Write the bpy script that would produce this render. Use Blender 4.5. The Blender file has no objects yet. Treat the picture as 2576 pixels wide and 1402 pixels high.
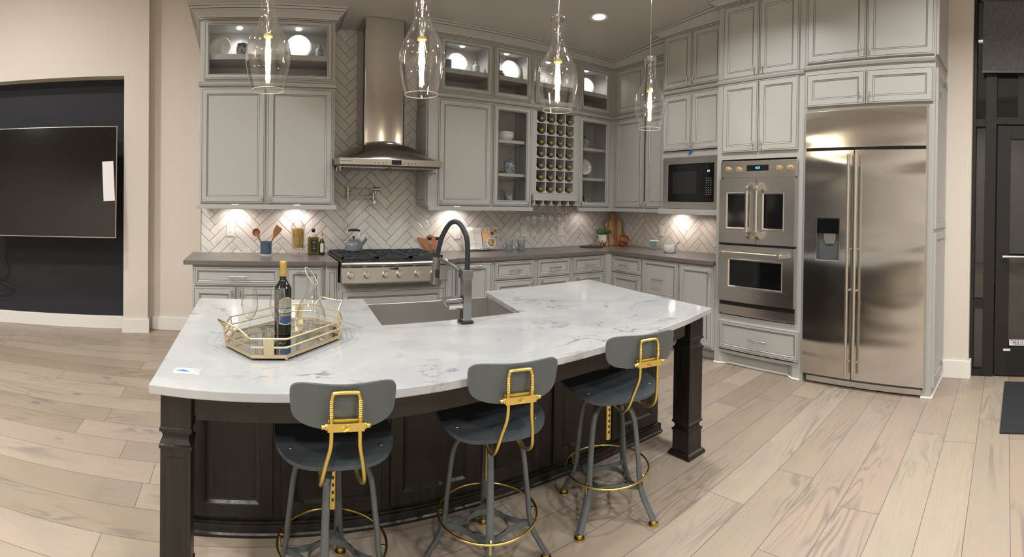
import bpy, bmesh, math, random
from math import radians as R, sin, cos, pi, tan, atan2, hypot
from mathutils import Matrix, Vector

SC = bpy.context.scene
COL = SC.collection

# ------------------------------------------------------------------ camera, world, lights, exposure
F, PX0, PYH, PITCH, ROLL, CZ = 1229.24, 637.65, 523.05, .849, .473, 1.409   # fitted to the 2576x1402 panorama
cd = bpy.data.cameras.new('camera')
cam = bpy.data.objects.new('camera', cd); COL.objects.link(cam); SC.camera = cam
cd.type = 'PANO'; cd.panorama_type = 'CENTRAL_CYLINDRICAL'; cd.central_cylindrical_radius = 1
cd.clip_start = .01; cd.clip_end = 100
cd.central_cylindrical_range_u_min = -PX0 / F; cd.central_cylindrical_range_u_max = (2576 - PX0) / F
cd.central_cylindrical_range_v_min = (PYH - 1402) / F; cd.central_cylindrical_range_v_max = PYH / F
p_, r_ = R(PITCH), R(ROLL)
Rm = Matrix(((cos(r_), 0, sin(r_)), (0, 1, 0), (-sin(r_), 0, cos(r_)))) @ Matrix(((1, 0, 0), (0, cos(p_), -sin(p_)), (0, sin(p_), cos(p_))))
T = Rm.transposed()
cam.matrix_world = Matrix(((T[0][0], T[0][2], -T[0][1], 0), (T[1][0], T[1][2], -T[1][1], 0), (T[2][0], T[2][2], -T[2][1], CZ), (0, 0, 0, 1)))

wd = bpy.data.worlds.new('night'); SC.world = wd; wd.use_nodes = True
wd.node_tree.nodes['Background'].inputs[0].default_value = (.010, .011, .014, 1)
wd.node_tree.nodes['Background'].inputs[1].default_value = 1.0
SC.view_settings.view_transform = 'Standard'; SC.view_settings.look = 'None'
SC.view_settings.gamma = 1; SC.view_settings.use_curve_mapping = False
SC.view_settings.exposure = 0.22
cy = SC.cycles
cy.use_denoising = True
cy.max_bounces = 10; cy.diffuse_bounces = 4; cy.glossy_bounces = 5; cy.transmission_bounces = 6; cy.transparent_max_bounces = 24
cy.caustics_reflective = False; cy.caustics_refractive = False; cy.sample_clamp_indirect = 6.0

def ceilz(y): return 3.10 + .11 * (4.25 - y)

def area(x, y, z, size, watts, color=(1, .985, .96), rot=(0, 0, 0), spread=180, sizey=None):
    l = bpy.data.lights.new('can_lamp', 'AREA'); l.energy = watts; l.color = color; l.spread = R(spread)
    l.shape = 'DISK' if sizey is None else 'RECTANGLE'; l.size = size
    if sizey: l.size_y = sizey
    o = bpy.data.objects.new('can_lamp', l); COL.objects.link(o); o.location = (x, y, z); o.rotation_euler = rot
    return o

# ceiling cans of the kitchen and of the room the camera stands in
for (x, y, w) in ((-.2, 2.9, 4), (1.5, 3.1, 4), (3.0, 3.5, 5), (.2, .9, 7), (2.55, 2.1, 20), (2.45, .5, 28), (1.2, -.8, 34), (2.6, -2.0, 54), (-.4, -2.0, 74)):
    area(x, y, ceilz(y) - .03, .22, w, spread=118 if y > 2.5 else 142)
for (x, y, w) in ((-2.2, 3.0, 44), (-3.4, .8, 66), (-1.7, 1.4, 56), (-2.6, -1.4, 70)):
    area(x, y, 4.34, .2, w, spread=150)

# ------------------------------------------------------------------ node helpers
class X:
    """a socket with arithmetic"""
    def __init__(s, nt, k): s.nt, s.k = nt, k
    def _m(s, op, *a):
        n = s.nt.nodes.new('ShaderNodeMath'); n.operation = op
        for i, v in enumerate((s,) + a):
            if isinstance(v, X): s.nt.links.new(v.k, n.inputs[i])
            else: n.inputs[i].default_value = v
        return X(s.nt, n.outputs[0])
    def __add__(s, o): return s._m('ADD', o)
    def __sub__(s, o): return s._m('SUBTRACT', o)
    def __mul__(s, o): return s._m('MULTIPLY', o)
    def __truediv__(s, o): return s._m('DIVIDE', o)
    def __rsub__(s, o): return (s * -1) + o
    __radd__ = __add__; __rmul__ = __mul__
    def floor(s): return s._m('FLOOR')
    def fract(s): return s._m('FRACT')
    def abs(s): return s._m('ABSOLUTE')
    def sin(s): return s._m('SINE')
    def mod(s, o): return s._m('FLOORED_MODULO', o)
    def min(s, o): return s._m('MINIMUM', o)
    def max(s, o): return s._m('MAXIMUM', o)
    def lt(s, o): return s._m('LESS_THAN', o)
    def gt(s, o): return s._m('GREATER_THAN', o)
    def pow(s, o): return s._m('POWER', o)
    def map(s, a, b, c=0., d=1., smooth=True):
        n = s.nt.nodes.new('ShaderNodeMapRange'); n.interpolation_type = 'SMOOTHSTEP' if smooth else 'LINEAR'
        s.nt.links.new(s.k, n.inputs[0])
        for i, v in enumerate((a, b, c, d)): n.inputs[i + 1].default_value = v
        return X(s.nt, n.outputs[0])

def pick(sel, a, b): return sel * a + (1 - sel) * b

class Mat:
    def __init__(s, name, color=(.5, .5, .5), rough=.5, metal=0., **kw):
        s.m = bpy.data.materials.new(name); s.m.use_nodes = True; s.nt = s.m.node_tree
        s.b = s.nt.nodes['Principled BSDF']
        s.b.inputs['Base Color'].default_value = (*color, 1); s.b.inputs['Roughness'].default_value = rough
        s.b.inputs['Metallic'].default_value = metal
        for k, v in kw.items(): s.b.inputs[k.replace('_', ' ')].default_value = v
    def node(s, t): return s.nt.nodes.new(t)
    def link(s, a, b): s.nt.links.new(a.k if isinstance(a, X) else a, b)
    def pos(s):
        g = s.node('ShaderNodeNewGeometry'); sp = s.node('ShaderNodeSeparateXYZ'); s.link(g.outputs['Position'], sp.inputs[0])
        return [X(s.nt, o) for o in sp.outputs]
    def opos(s):
        g = s.node('ShaderNodeTexCoord'); sp = s.node('ShaderNodeSeparateXYZ'); s.link(g.outputs['Object'], sp.inputs[0])
        return [X(s.nt, o) for o in sp.outputs]
    def vec(s, *a):
        n = s.node('ShaderNodeCombineXYZ')
        for i, v in enumerate(a):
            if isinstance(v, X): s.link(v, n.inputs[i])
            else: n.inputs[i].default_value = v
        return n.outputs[0]
    def noise(s, v, scale=1, detail=2, rough=.5, dist=0.):
        n = s.node('ShaderNodeTexNoise'); s.link(v, n.inputs['Vector'])
        n.inputs['Scale'].default_value = scale; n.inputs['Detail'].default_value = detail
        n.inputs['Roughness'].default_value = rough; n.inputs['Distortion'].default_value = dist
        return X(s.nt, n.outputs[0])
    def white(s, v):
        n = s.node('ShaderNodeTexWhiteNoise'); s.link(v, n.inputs['Vector']); return X(s.nt, n.outputs[0])
    def voro(s, v, scale=1, feature='F1'):
        n = s.node('ShaderNodeTexVoronoi'); n.feature = feature; s.link(v, n.inputs['Vector']); n.inputs['Scale'].default_value = scale
        return X(s.nt, n.outputs[0])
    def mix(s, fac, a, b):
        n = s.node('ShaderNodeMix'); n.data_type = 'RGBA'
        for v, i in ((fac, 0), (a, 6), (b, 7)):
            if isinstance(v, X): s.link(v, n.inputs[i])
            elif isinstance(v, (int, float)): n.inputs[i].default_value = v
            elif isinstance(v, tuple): n.inputs[i].default_value = (*v, 1)
            else: s.link(v, n.inputs[i])
        return n.outputs[2]
    def col(s, c): s.link(c, s.b.inputs['Base Color'])
    def rough(s, r): s.link(r, s.b.inputs['Roughness'])
    def bump(s, h, strength=.3, dist=.002):
        n = s.node('ShaderNodeBump'); n.inputs['Strength'].default_value = strength; n.inputs['Distance'].default_value = dist
        s.link(h, n.inputs['Height']); s.link(n.outputs[0], s.b.inputs['Normal'])

def flat(name, c, rough=.5, metal=0., **kw): return Mat(name, c, rough, metal, **kw).m

def paint(name, c, rough=.5, k=.04):
    m = Mat(name, c, rough); x, y, z = m.pos()
    n = m.noise(m.vec(x, y, z), 1.3, 3); m.col(m.mix(n, tuple(v * (1 - k) for v in c), tuple(min(1, v * (1 + k)) for v in c)))
    m.bump(m.noise(m.vec(x, y, z), 160, 2), .08, .0006); return m.m

def thin_glass(name, tint=(1, 1, 1), edge=.55, base=.04, rough=.0, refl=1.0):
    """a thin clear sheet or blown wall: lets light straight through, reflects more at grazing angles"""
    m = bpy.data.materials.new(name); m.use_nodes = True; nt = m.node_tree; nt.nodes.clear()
    out = nt.nodes.new('ShaderNodeOutputMaterial'); mx = nt.nodes.new('ShaderNodeMixShader')
    tr = nt.nodes.new('ShaderNodeBsdfTransparent'); gl = nt.nodes.new('ShaderNodeBsdfGlossy'); lw = nt.nodes.new('ShaderNodeLayerWeight')
    tr.inputs[0].default_value = (*tint, 1); gl.inputs['Roughness'].default_value = rough; gl.inputs[0].default_value = (refl, refl, refl, 1)
    lw.inputs['Blend'].default_value = .5
    p = nt.nodes.new('ShaderNodeMath'); p.operation = 'POWER'; nt.links.new(lw.outputs['Facing'], p.inputs[0]); p.inputs[1].default_value = 2.3
    q = nt.nodes.new('ShaderNodeMath'); q.operation = 'MULTIPLY_ADD'; nt.links.new(p.outputs[0], q.inputs[0]); q.inputs[1].default_value = edge; q.inputs[2].default_value = base
    nt.links.new(q.outputs[0], mx.inputs[0]); nt.links.new(tr.outputs[0], mx.inputs[1]); nt.links.new(gl.outputs[0], mx.inputs[2])
    nt.links.new(mx.outputs[0], out.inputs[0]); return m

def glow(name, c, s):
    m = bpy.data.materials.new(name); m.use_nodes = True; nt = m.node_tree; nt.nodes.clear()
    o = nt.nodes.new('ShaderNodeOutputMaterial'); e = nt.nodes.new('ShaderNodeEmission')
    e.inputs[0].default_value = (*c, 1); e.inputs[1].default_value = s; nt.links.new(e.outputs[0], o.inputs[0]); return m

# ------------------------------------------------------------------ materials
CAB = paint('greige cabinet paint', (.43, .432, .418), .38, .02)
CABIN = paint('cabinet interior', (.48, .465, .44), .5, .02)
GLAZE = flat('dark glaze line', (.055, .048, .040), .5)
WALL = paint('warm white wall paint', (.70, .65, .575), .7, .015)
TRIM = paint('white trim paint', (.80, .78, .74), .4, .01)
CEIL = paint('ceiling paint', (.50, .48, .45), .42, .02)
NAVY = paint('near black niche paint', (.018, .019, .024), .75)
BLACK = flat('black plastic', (.012, .012, .013), .35)
RUBBER = flat('black rubber', (.013, .015, .017), .5)
IRON = flat('cast iron', (.03, .032, .038), .55)
CHROME = flat('chrome', (.80, .80, .80), .08, 1)
NICKEL = flat('brushed nickel', (.62, .59, .53), .28, 1)
FAUCET = flat('gunmetal nickel', (.34, .34, .34), .2, 1)
GOLD = flat('brushed gold', (.72, .55, .16), .25, 1)
CHAMP = flat('champagne gold', (.76, .63, .40), .32, 1)
AMBER = flat('amber collar', (.75, .50, .08), .3)
GREY = flat('slate grey painted seat', (.048, .059, .068), .33)
GREYM = flat('grey painted metal', (.085, .096, .098), .38)
SCREEN = flat('dark glass screen', (.006, .006, .007), .08)
GLASS = thin_glass('clear glass', (.985, .985, .98), 1.0, .07, 0)
PANE = thin_glass('cabinet pane', (.95, .955, .955), .5, .025)
STORE = thin_glass('storefront glass', (.60, .62, .62), .5, .07)
CRYST = thin_glass('crystal', (.96, .965, .965), 1.0, .09)
BULBG = thin_glass('bulb glass', (1, .97, .9), .4, .03)
FIL = glow('filament', (1, .86, .62), 55)
PUCK = glow('puck lamp', (1, .93, .85), 14)
CANL = glow('can lamp diffuser', (.9, .94, 1), 1.6)
BLUE = glow('blue display', (.12, .45, 1), 5)
WHITEC = flat('white ceramic', (.82, .82, .80), .2)
BLUEC = flat('blue glazed ceramic', (.075, .12, .16), .25)
TEALC = flat('dusty teal ceramic', (.17, .24, .25), .35)
PAPER = flat('white paper', (.82, .81, .79), .6)
TAPE = flat('blue tape', (.02, .12, .55), .6)
CORK = flat('black cork cap', (.02, .02, .02), .4)
LEAF = flat('green leaf', (.10, .18, .08), .5)
LEAF2 = flat('pale leaf', (.32, .38, .20), .5)
GOLDF = flat('gold foil', (.62, .42, .10), .35, .6)

def steel(name, ax, rough=.25, c=(.64, .625, .60), wav=0.):
    """brushed stainless; ax = world axis the brushing runs along"""
    m = Mat(name, c, rough, 1.0); p = m.pos(); k = [700, 700, 700]; k[ax] = 5
    v = m.vec(*[p[i] * k[i] for i in range(3)]); n = m.noise(v, 1, 3, .6)
    m.rough(n.map(.3, .7, rough - .012, rough + .014)); m.col(m.mix(n, tuple(q * .985 for q in c), tuple(min(1, q * 1.015) for q in c)))
    if wav:
        w = m.noise(m.vec(p[0] * .7, p[1] * .9, p[2] * 3.2), 1, 1, .4, .4); m.bump(w, wav, .05)
    return m.m
STEELX = steel('stainless, brushed along x', 0, .24, (.47, .455, .425))
STEELY = steel('stainless, brushed along y', 1)
STEELZ = steel('stainless, brushed upright', 2, .24)
FRIDGE = steel('fridge stainless', 1, .16, (.70, .685, .66), .5)
SINKM = flat('sink stainless', (.58, .56, .53), .34, .9)
HOODM = steel('stainless with dark reflection', 0, .15, (.34, .32, .29))  # canopy steel: the dark ceiling it reflects is put into the base colour
CHIMM = steel('chimney stainless', 2, .17, (.50, .48, .45))

def m_tile():
    m = Mat('herringbone tile', (.7, .68, .64), .12); x, y, z = m.pos()
    W, n = .0755, 4
    h = x + y                                       # runs along either wall
    a = (h + z) * (.70711 / W); b = (z - h) * (.70711 / W)
    i, j = a.floor(), b.floor(); fx, fy = a.fract(), b.fract()
    mm = (i - j).mod(2 * n); hor = mm.lt(n - .5)
    u = pick(hor, mm + fx, fy + (2 * n - 1) - mm); v = pick(hor, fy, fx)
    e = (u.min(n - u)).min(v.min(1 - v)) * W
    idx = pick(hor, i - mm, i + 500); idy = pick(hor, j, j - (2 * n - 1) + mm)
    r = m.white(m.vec(idx, idy, 1.3)); grout = e.map(.0009, .0018, 0, 1)
    body = m.mix(r, (.68, .665, .635), (.76, .745, .715))
    m.col(m.mix(grout, (.17, .15, .13), body))
    m.rough(pick(grout, r * .03 + .05, r * 0 + .8))
    wav = m.noise(m.vec(h * 1 + r * 7, z, r * 20), 26, 2, .5, .3)
    wav2 = m.noise(m.vec(h, z, r * 50), 7, 1)
    m.bump(e.map(0, .006, 0, 1) * .8 + wav * 1.0 + wav2 * 1.5, .7, .0045)
    return m.m
TILE = m_tile()

def m_floor():
    m = Mat('wide oak planks', (.5, .4, .3), .45); x, y, z = m.pos()
    t = R(1.7); u0 = x * cos(t) + y * sin(t); v0 = y * cos(t) - x * sin(t)
    W, L = .2, 1.75
    vv = (v0 + .037) / W; row = vv.floor(); fv = vv.fract()
    off = m.white(m.vec(row, 3.1, 0)); uu = u0 / L + off * 7; cl = uu.floor(); fu = uu.fract()
    r = m.white(m.vec(row, cl, 2)); r2 = m.white(m.vec(cl, row, 9))
    ev = fv.min(1 - fv) * W; eu = fu.min(1 - fu) * L; e = ev.min(eu)
    gap = e.map(.0008, .0022, 0, 1)
    q = m.vec(u0 * 1.1 + r * 31, v0 * 7 + r2 * 17, r * 5)
    base = m.noise(q, 1.0, 2, .5, .6)
    rings = ((base * 62 + m.noise(m.vec(u0 * 5, v0 * 30, r), 1, 2) * 2.2).sin() * .5 + .5).pow(2.2)
    amp = m.noise(m.vec(u0 * .9 + r2 * 20, v0 * 3, r), 1.2, 1).map(.48, .68, 0, 1)
    fine = m.noise(m.vec(u0 * 7, v0 * 130, r * 3), 1, 4, .65)
    cloud = m.noise(m.vec(u0 * 1.3 + r * 9, v0 * 4, 0), 1.5, 3)
    c0 = m.mix(r, (.290, .228, .166), (.395, .325, .250))
    c1 = m.mix(r2.map(.55, .95, 0, .6), c0, (.385, .292, .24))
    c2 = m.mix((cloud.map(.42, .72, 0, .45)), c1, (.30, .262, .225))
    c3 = m.mix(rings * amp * .62, c2, (.15, .13, .115))
    c4 = m.mix(fine.map(.35, .75, 0, .30), c3, (.25, .21, .17))
    kv = m.voro(m.vec(u0 * 1.6 + r * 4, v0 * 4 + r2 * 5, 0), 1.0); knot = kv.map(.035, .085, 1, 0)
    ksel = m.white(m.vec((u0 * .9).floor(), row, 4)).gt(.45)
    c5 = m.mix(knot * ksel * .75, c4, (.13, .125, .13))
    m.col(m.mix(gap, (.11, .10, .11), c5))
    m.rough(fine.map(.3, .7, .36, .52)); m.bump(gap * 1.0 + fine * .10 - rings * amp * .05, .35, .0016)
    return m.m
FLOOR = m_floor()

def m_marble():
    m = Mat('white veined quartzite', (.8, .8, .78), .09); x, y, z = m.pos(); v = m.vec(x * 1.0, y * 1.35, z)
    wrp = m.noise(m.vec(x * .9, y * .9, z), 2.2, 3) * .55
    n1 = m.noise(m.vec(x + wrp, y * 1.2 + wrp * .6, z), 2.3, 6, .58, .5); n2 = m.noise(m.vec(x * .8 + 3.3 + wrp, y * 1.3 + 1.7, z), 2.1, 7, .6, .9)
    n3 = m.noise(m.vec(x + 9, y * 1.4 + wrp, z), 1.5, 6, .62, .4); sel = m.noise(m.vec(x + 4, y + 7, z), 2.0, 2).map(.45, .60, 0, 1)
    brk = m.noise(m.vec(x * 3, y * 3, z + 5), 3, 3).map(.42, .6, 0, 1)
    vein = (n2 - .5).abs().map(0, .022, 1, 0) * sel * brk; vein2 = (n1 - .52).abs().map(0, .007, 1, 0) * n3.map(.47, .60, 0, 1) * brk
    c = m.mix(n3.map(.40, .66, 0, .75), (.43, .437, .433), (.33, .34, .355))
    c = m.mix(n1.map(.56, .74, 0, .5), c, (.46, .44, .40))
    c = m.mix(n2.map(.60, .70, 0, .5) * sel, c, (.36, .37, .38))
    c = m.mix(vein * .95, c, (.17, .175, .20)); c = m.mix(vein2 * .8, c, (.27, .27, .30))
    sp = m.voro(m.vec(x * 1.2, y * 1.9, z), 24).map(.05, .11, 1, 0) * m.noise(m.vec(x, y, z), 6, 2).gt(.55)
    c = m.mix(sp * .75, c, (.17, .17, .22)); m.col(c); m.rough(n1.map(.3, .7, .07, .16)); return m.m
MARBLE = m_marble()

def m_wood(name, c0, c1, ax, rough=.4, sc=1.0):
    m = Mat(name, c0, rough); p = m.opos(); k = [26 * sc] * 3; k[ax] = 2.2 * sc
    n = m.noise(m.vec(*[p[i] * k[i] for i in range(3)]), 1, 4, .6, .5); m.col(m.mix(n.map(.35, .65), c0, c1))
    m.rough(n.map(.3, .7, rough - .06, rough + .08)); m.bump(n, .12, .001); return m.m
ESPR = m_wood('espresso stained wood', (.0085, .0066, .005), (.016, .0127, .010), 2, .36)
WOODU = m_wood('utensil wood', (.30, .12, .045), (.42, .19, .08), 2, .5, 4)
WOODB = m_wood('acacia bowl wood', (.22, .075, .025), (.40, .17, .06), 0, .35, 2)
WOODL = m_wood('light stand wood', (.42, .25, .08), (.50, .31, .12), 2, .5, 3)
QUARTZ = Mat('grey quartz counter', (.145, .13, .115), .30)
_x = QUARTZ.pos(); QUARTZ.col(QUARTZ.mix(QUARTZ.noise(QUARTZ.vec(*_x), 220, 2), (.125, .112, .100), (.165, .150, .135))); QUARTZ = QUARTZ.m
def m_board():
    m = Mat('striped cutting board wood', (.4, .2, .08), .4); x, y, z = m.opos()
    s = (x * 38).floor(); r = m.white(m.vec(s, 2, 5)); n = m.noise(m.vec(x * 40, y, z * 4), 1, 4, .6, .6)
    c = m.mix(r.gt(.62), (.28, .115, .035), (.60, .38, .14)); m.col(m.mix(n * .5, c, (.40, .19, .07))); return m.m
BOARD = m_board()
def m_pattern():
    m = Mat('scale patterned ceramic', (.05, .07, .08), .25); x, y, z = m.opos()
    w = (m.voro(m.vec(x, y, z * .8), 42)); m.col(m.mix(w.map(.2, .7), (.055, .085, .10), (.30, .36, .37))); m.bump(w, .6, .004); return m.m
PATT = m_pattern()
def m_fabric():
    m = Mat('grey shade fabric', (.12, .12, .125), .9); x, y, z = m.pos()
    n = m.noise(m.vec(y * 30, z * 190, 0), 1, 3) * .5 + m.noise(m.vec(y * 190, z * 20, 3), 1, 3) * .5
    m.col(m.mix(n.map(.35, .65), (.085, .087, .092), (.155, .158, .165))); return m.m
FABRIC = m_fabric()
def m_food():
    m = Mat('printed food photograph', (.5, .4, .3), .35); x, y, z = m.opos()
    v = m.voro(m.vec(x, y, z), 17); n = m.noise(m.vec(x, y, z), 60, 3)
    c = m.mix(v.gt(.42), (.62, .42, .16), (.42, .36, .40)); c = m.mix(v.lt(.2), c, (.26, .26, .07)); c = m.mix((v - .36).abs().lt(.035), c, (.8, .78, .74))
    m.col(m.mix(n.map(.55, .62, 0, .5), c, (.30, .07, .03))); return m.m
FOOD = m_food()
SPICE1 = flat('red pepper flakes', (.35, .08, .02), .6); SPICE2 = flat('pink salt', (.6, .5, .42), .6)
PASTA = flat('dry spaghetti', (.62, .42, .10), .5)
DKWINE = flat('dark wine glass', (.012, .013, .010), .08)
OLIVE = flat('olive oil bottle', (.10, .095, .012), .08)
MARB2 = Mat('mortar marble', (.7, .7, .68), .35)
_x = MARB2.opos(); MARB2.col(MARB2.mix(MARB2.noise(MARB2.vec(*_x), 30, 4, .6, 1).map(.4, .7), (.72, .71, .69), (.48, .48, .50))); MARB2 = MARB2.m

# ------------------------------------------------------------------ mesh helpers
class MB:
    def __init__(s): s.v, s.f, s.mi = [], [], []
    def add(s, vs, fs, mi=0):
        o = len(s.v); s.v += [tuple(v) for v in vs]; s.f += [tuple(i + o for i in f) for f in fs]
        s.mi += (mi if isinstance(mi, list) else [mi] * len(fs)); return s
    def box(s, x0, x1, y0, y1, z0, z1, mi=0):
        return s.add([(x, y, z) for z in (z0, z1) for y in (y0, y1) for x in (x0, x1)],
                     [(0, 2, 3, 1), (4, 5, 7, 6), (0, 1, 5, 4), (2, 6, 7, 3), (0, 4, 6, 2), (1, 3, 7, 5)], mi)
    def prism(s, poly, z0, z1, mi=0):
        n = len(poly); vs = [(x, y, z0) for x, y in poly] + [(x, y, z1) for x, y in poly]
        return s.add(vs, [tuple(range(n))[::-1], tuple(range(n, 2 * n))] + [(i, (i + 1) % n, (i + 1) % n + n, i + n) for i in range(n)], mi)
    def prism_y(s, poly, y0, y1, mi=0):
        n = len(poly); vs = [(x, y0, z) for x, z in poly] + [(x, y1, z) for x, z in poly]
        return s.add(vs, [tuple(range(n)), tuple(range(n, 2 * n))[::-1]] + [(i, i + n, (i + 1) % n + n, (i + 1) % n) for i in range(n)], mi)
    def prism_x(s, poly, x0, x1, mi=0):
        n = len(poly); vs = [(x0, y, z) for y, z in poly] + [(x1, y, z) for y, z in poly]
        return s.add(vs, [tuple(range(n))[::-1], tuple(range(n, 2 * n))] + [(i, (i + 1) % n, (i + 1) % n + n, i + n) for i in range(n)], mi)
    def lathe(s, prof, c=(0, 0, 0), seg=24, mi=0, M=None, closed=False):
        vs = []; M = M or Matrix()
        for r, z in prof:
            for k in range(seg):
                a = 2 * pi * k / seg; q = M @ Vector((r * cos(a), r * sin(a), z)); vs.append((q.x + c[0], q.y + c[1], q.z + c[2]))
        n = len(prof); fs = []
        for i in range(n if closed else n - 1):
            j = (i + 1) % n
            for k in range(seg):
                k2 = (k + 1) % seg; fs.append((i * seg + k, i * seg + k2, j * seg + k2, j * seg + k))
        if not closed:
            if prof[0][0] > 1e-4: fs.append(tuple(range(seg))[::-1])
            if prof[-1][0] > 1e-4: fs.append(tuple(range((n - 1) * seg, n * seg)))
        return s.add(vs, fs, mi)
    def shell(s, prof, c=(0, 0, 0), seg=32, mi=0, M=None):
        """open surface of revolution, no caps"""
        vs = []; M = M or Matrix()
        for r, z in prof:
            for k in range(seg):
                a = 2 * pi * k / seg; q = M @ Vector((r * cos(a), r * sin(a), z)); vs.append((q.x + c[0], q.y + c[1], q.z + c[2]))
        fs = [(i * seg + k, i * seg + (k + 1) % seg, (i + 1) * seg + (k + 1) % seg, (i + 1) * seg + k) for i in range(len(prof) - 1) for k in range(seg)]
        return s.add(vs, fs, mi)
    def tube(s, path, r, seg=10, mi=0, closed=False, rz=None):
        """round (r) or flat (r, rz) section swept along a path"""
        P = [Vector(p) for p in path]; n = len(P); vs = []; prev = None
        rr = r if isinstance(r, (list, tuple)) else [r] * n
        for i in range(n):
            a = P[(i - 1) % n] if (closed or i > 0) else P[i]; b = P[(i + 1) % n] if (closed or i < n - 1) else P[i]
            t = (b - a).normalized()
            up = prev if prev is not None else (Vector((0, 0, 1)) if abs(t.z) < .9 else Vector((1, 0, 0)))
            sd = t.cross(up)
            if sd.length < 1e-6: sd = t.cross(Vector((0, 1, 0)))
            sd.normalize(); nu = sd.cross(t).normalized(); prev = nu
            for k in range(seg):
                an = 2 * pi * (k + .5) / seg; q = P[i] + sd * cos(an) * rr[i] + nu * sin(an) * (rz if rz else rr[i]); vs.append(tuple(q))
        fs = [(i * seg + k, i * seg + (k + 1) % seg, ((i + 1) % n) * seg + (k + 1) % seg, ((i + 1) % n) * seg + k) for i in range(n if closed else n - 1) for k in range(seg)]
        if not closed: fs += [tuple(range(seg))[::-1], tuple(range((n - 1) * seg, n * seg))]
        return s.add(vs, fs, mi)
    def cyl(s, a, b, r, seg=14, mi=0): return s.tube([a, b], r, seg, mi)
    def ball(s, c, r, seg=16, mi=0, sx=1, sy=1, sz=1):
        n = seg // 2; prof = [(max(1e-5, r * sin(pi * i / n)), -r * cos(pi * i / n)) for i in range(n + 1)]
        return s.lathe(prof, c, seg, mi, Matrix.Diagonal((sx, sy, sz)))
    def rings(s, x0, x1, z0, z1, prof, fill=None, back=None):
        """nested rectangles facing -y: prof = [(inset, y, material of the band that follows)]"""
        b = len(s.v)
        for d, y, m in prof: s.v += [(x0 + d, y, z0 + d), (x1 - d, y, z0 + d), (x1 - d, y, z1 - d), (x0 + d, y, z1 - d)]
        for i in range(len(prof) - 1):
            for k in range(4):
                k2 = (k + 1) % 4; s.f.append((b + i * 4 + k, b + i * 4 + k2, b + i * 4 + 4 + k2, b + i * 4 + 4 + k)); s.mi.append(prof[i][2])
        if fill is not None: q = b + (len(prof) - 1) * 4; s.f.append((q, q + 1, q + 2, q + 3)); s.mi.append(fill)
        if back is not None: s.f.append((b + 3, b + 2, b + 1, b)); s.mi.append(back)
        return s
    def build(s, name, mats, parent=None, smooth=None, bevel=0, loc=None, rz=None, fix=True):
        me = bpy.data.meshes.new(name); me.from_pydata(s.v, [], s.f)
        mats = mats if isinstance(mats, (list, tuple)) else [mats]
        for m in mats: me.materials.append(m)
        me.polygons.foreach_set('material_index', s.mi)
        if fix:
            bm = bmesh.new(); bm.from_mesh(me); bmesh.ops.recalc_face_normals(bm, faces=bm.faces); bm.to_mesh(me); bm.free()
        if smooth is not None:
            me.polygons.foreach_set('use_smooth', [True] * len(me.polygons)); me.set_sharp_from_angle(angle=R(smooth))
        o = bpy.data.objects.new(name, me); COL.objects.link(o); o.parent = parent
        if loc: o.location = loc
        if rz is not None: o.rotation_euler = (0, 0, rz)
        if bevel:
            b = o.modifiers.new('soft edges', 'BEVEL'); b.width = bevel; b.segments = 2; b.limit_method = 'ANGLE'; b.angle_limit = R(40)
        return o

def tag(o, label, cat=None, group=None, kind=None):
    o['label'] = label
    if cat: o['category'] = cat
    if group: o['group'] = group
    if kind: o['kind'] = kind
    return o
def thing(name, label, cat, loc=(0, 0, 0), rz=0, group=None):
    o = bpy.data.objects.new(name, None); COL.objects.link(o); o.location = loc; o.rotation_euler = (0, 0, rz)
    o.empty_display_size = .1; return tag(o, label, cat, group)
def structure(o, label=None):
    o['kind'] = 'structure'
    if label: o['label'] = label
    return o
def dup(root, loc, rz=None, label=None, group=None):
    r = root.copy(); COL.objects.link(r); r.location = loc
    if rz is not None: r.rotation_euler = (0, 0, rz)
    if label: r['label'] = label
    if group: r['group'] = group
    for c in list(root.children):
        d = c.copy(); COL.objects.link(d); d.parent = r
        for g in list(c.children):
            e = g.copy(); COL.objects.link(e); e.parent = d
    return r
def spline(pts, n=8):
    P = [Vector(p) for p in pts]; out = []
    for i in range(len(P) - 1):
        a, b, c, d = P[max(0, i - 1)], P[i], P[i + 1], P[min(len(P) - 1, i + 2)]
        for k in range(n):
            t = k / n; out.append(.5 * ((2 * b) + (c - a) * t + (2 * a - 5 * b + 4 * c - d) * t * t + (3 * b - a - 3 * c + d) * t ** 3))
    out.append(P[-1]); return [tuple(p) for p in out]
def smoothprof(pts, n=5): return [(max(1e-4, p[0]), p[1]) for p in [(q[0], q[2]) for q in spline([(r, 0, z) for r, z in pts], n)]]
def textmesh(body, size, sx=1.0):
    cu = bpy.data.curves.new('t', 'FONT'); cu.body = body; cu.size = size; cu.align_x = 'CENTER'; cu.align_y = 'CENTER'
    o = bpy.data.objects.new('t', cu); COL.objects.link(o)
    bpy.context.view_layer.update()
    me = bpy.data.meshes.new_from_object(o.evaluated_get(bpy.context.evaluated_depsgraph_get()))
    vs = [(v.co.x * sx, v.co.y) for v in me.vertices]; fs = [tuple(p.vertices) for p in me.polygons]
    bpy.data.objects.remove(o); bpy.data.curves.remove(cu); bpy.data.meshes.remove(me); return vs, fs
def letters(name, body, size, f, mat, parent=None, sx=1.0):
    """raised lettering; f maps flat (u, v) to a point"""
    vs, fs = textmesh(body, size, sx); b = MB(); b.add([f(u, v) for u, v in vs], fs)
    return b.build(name, mat, parent, fix=False)

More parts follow.
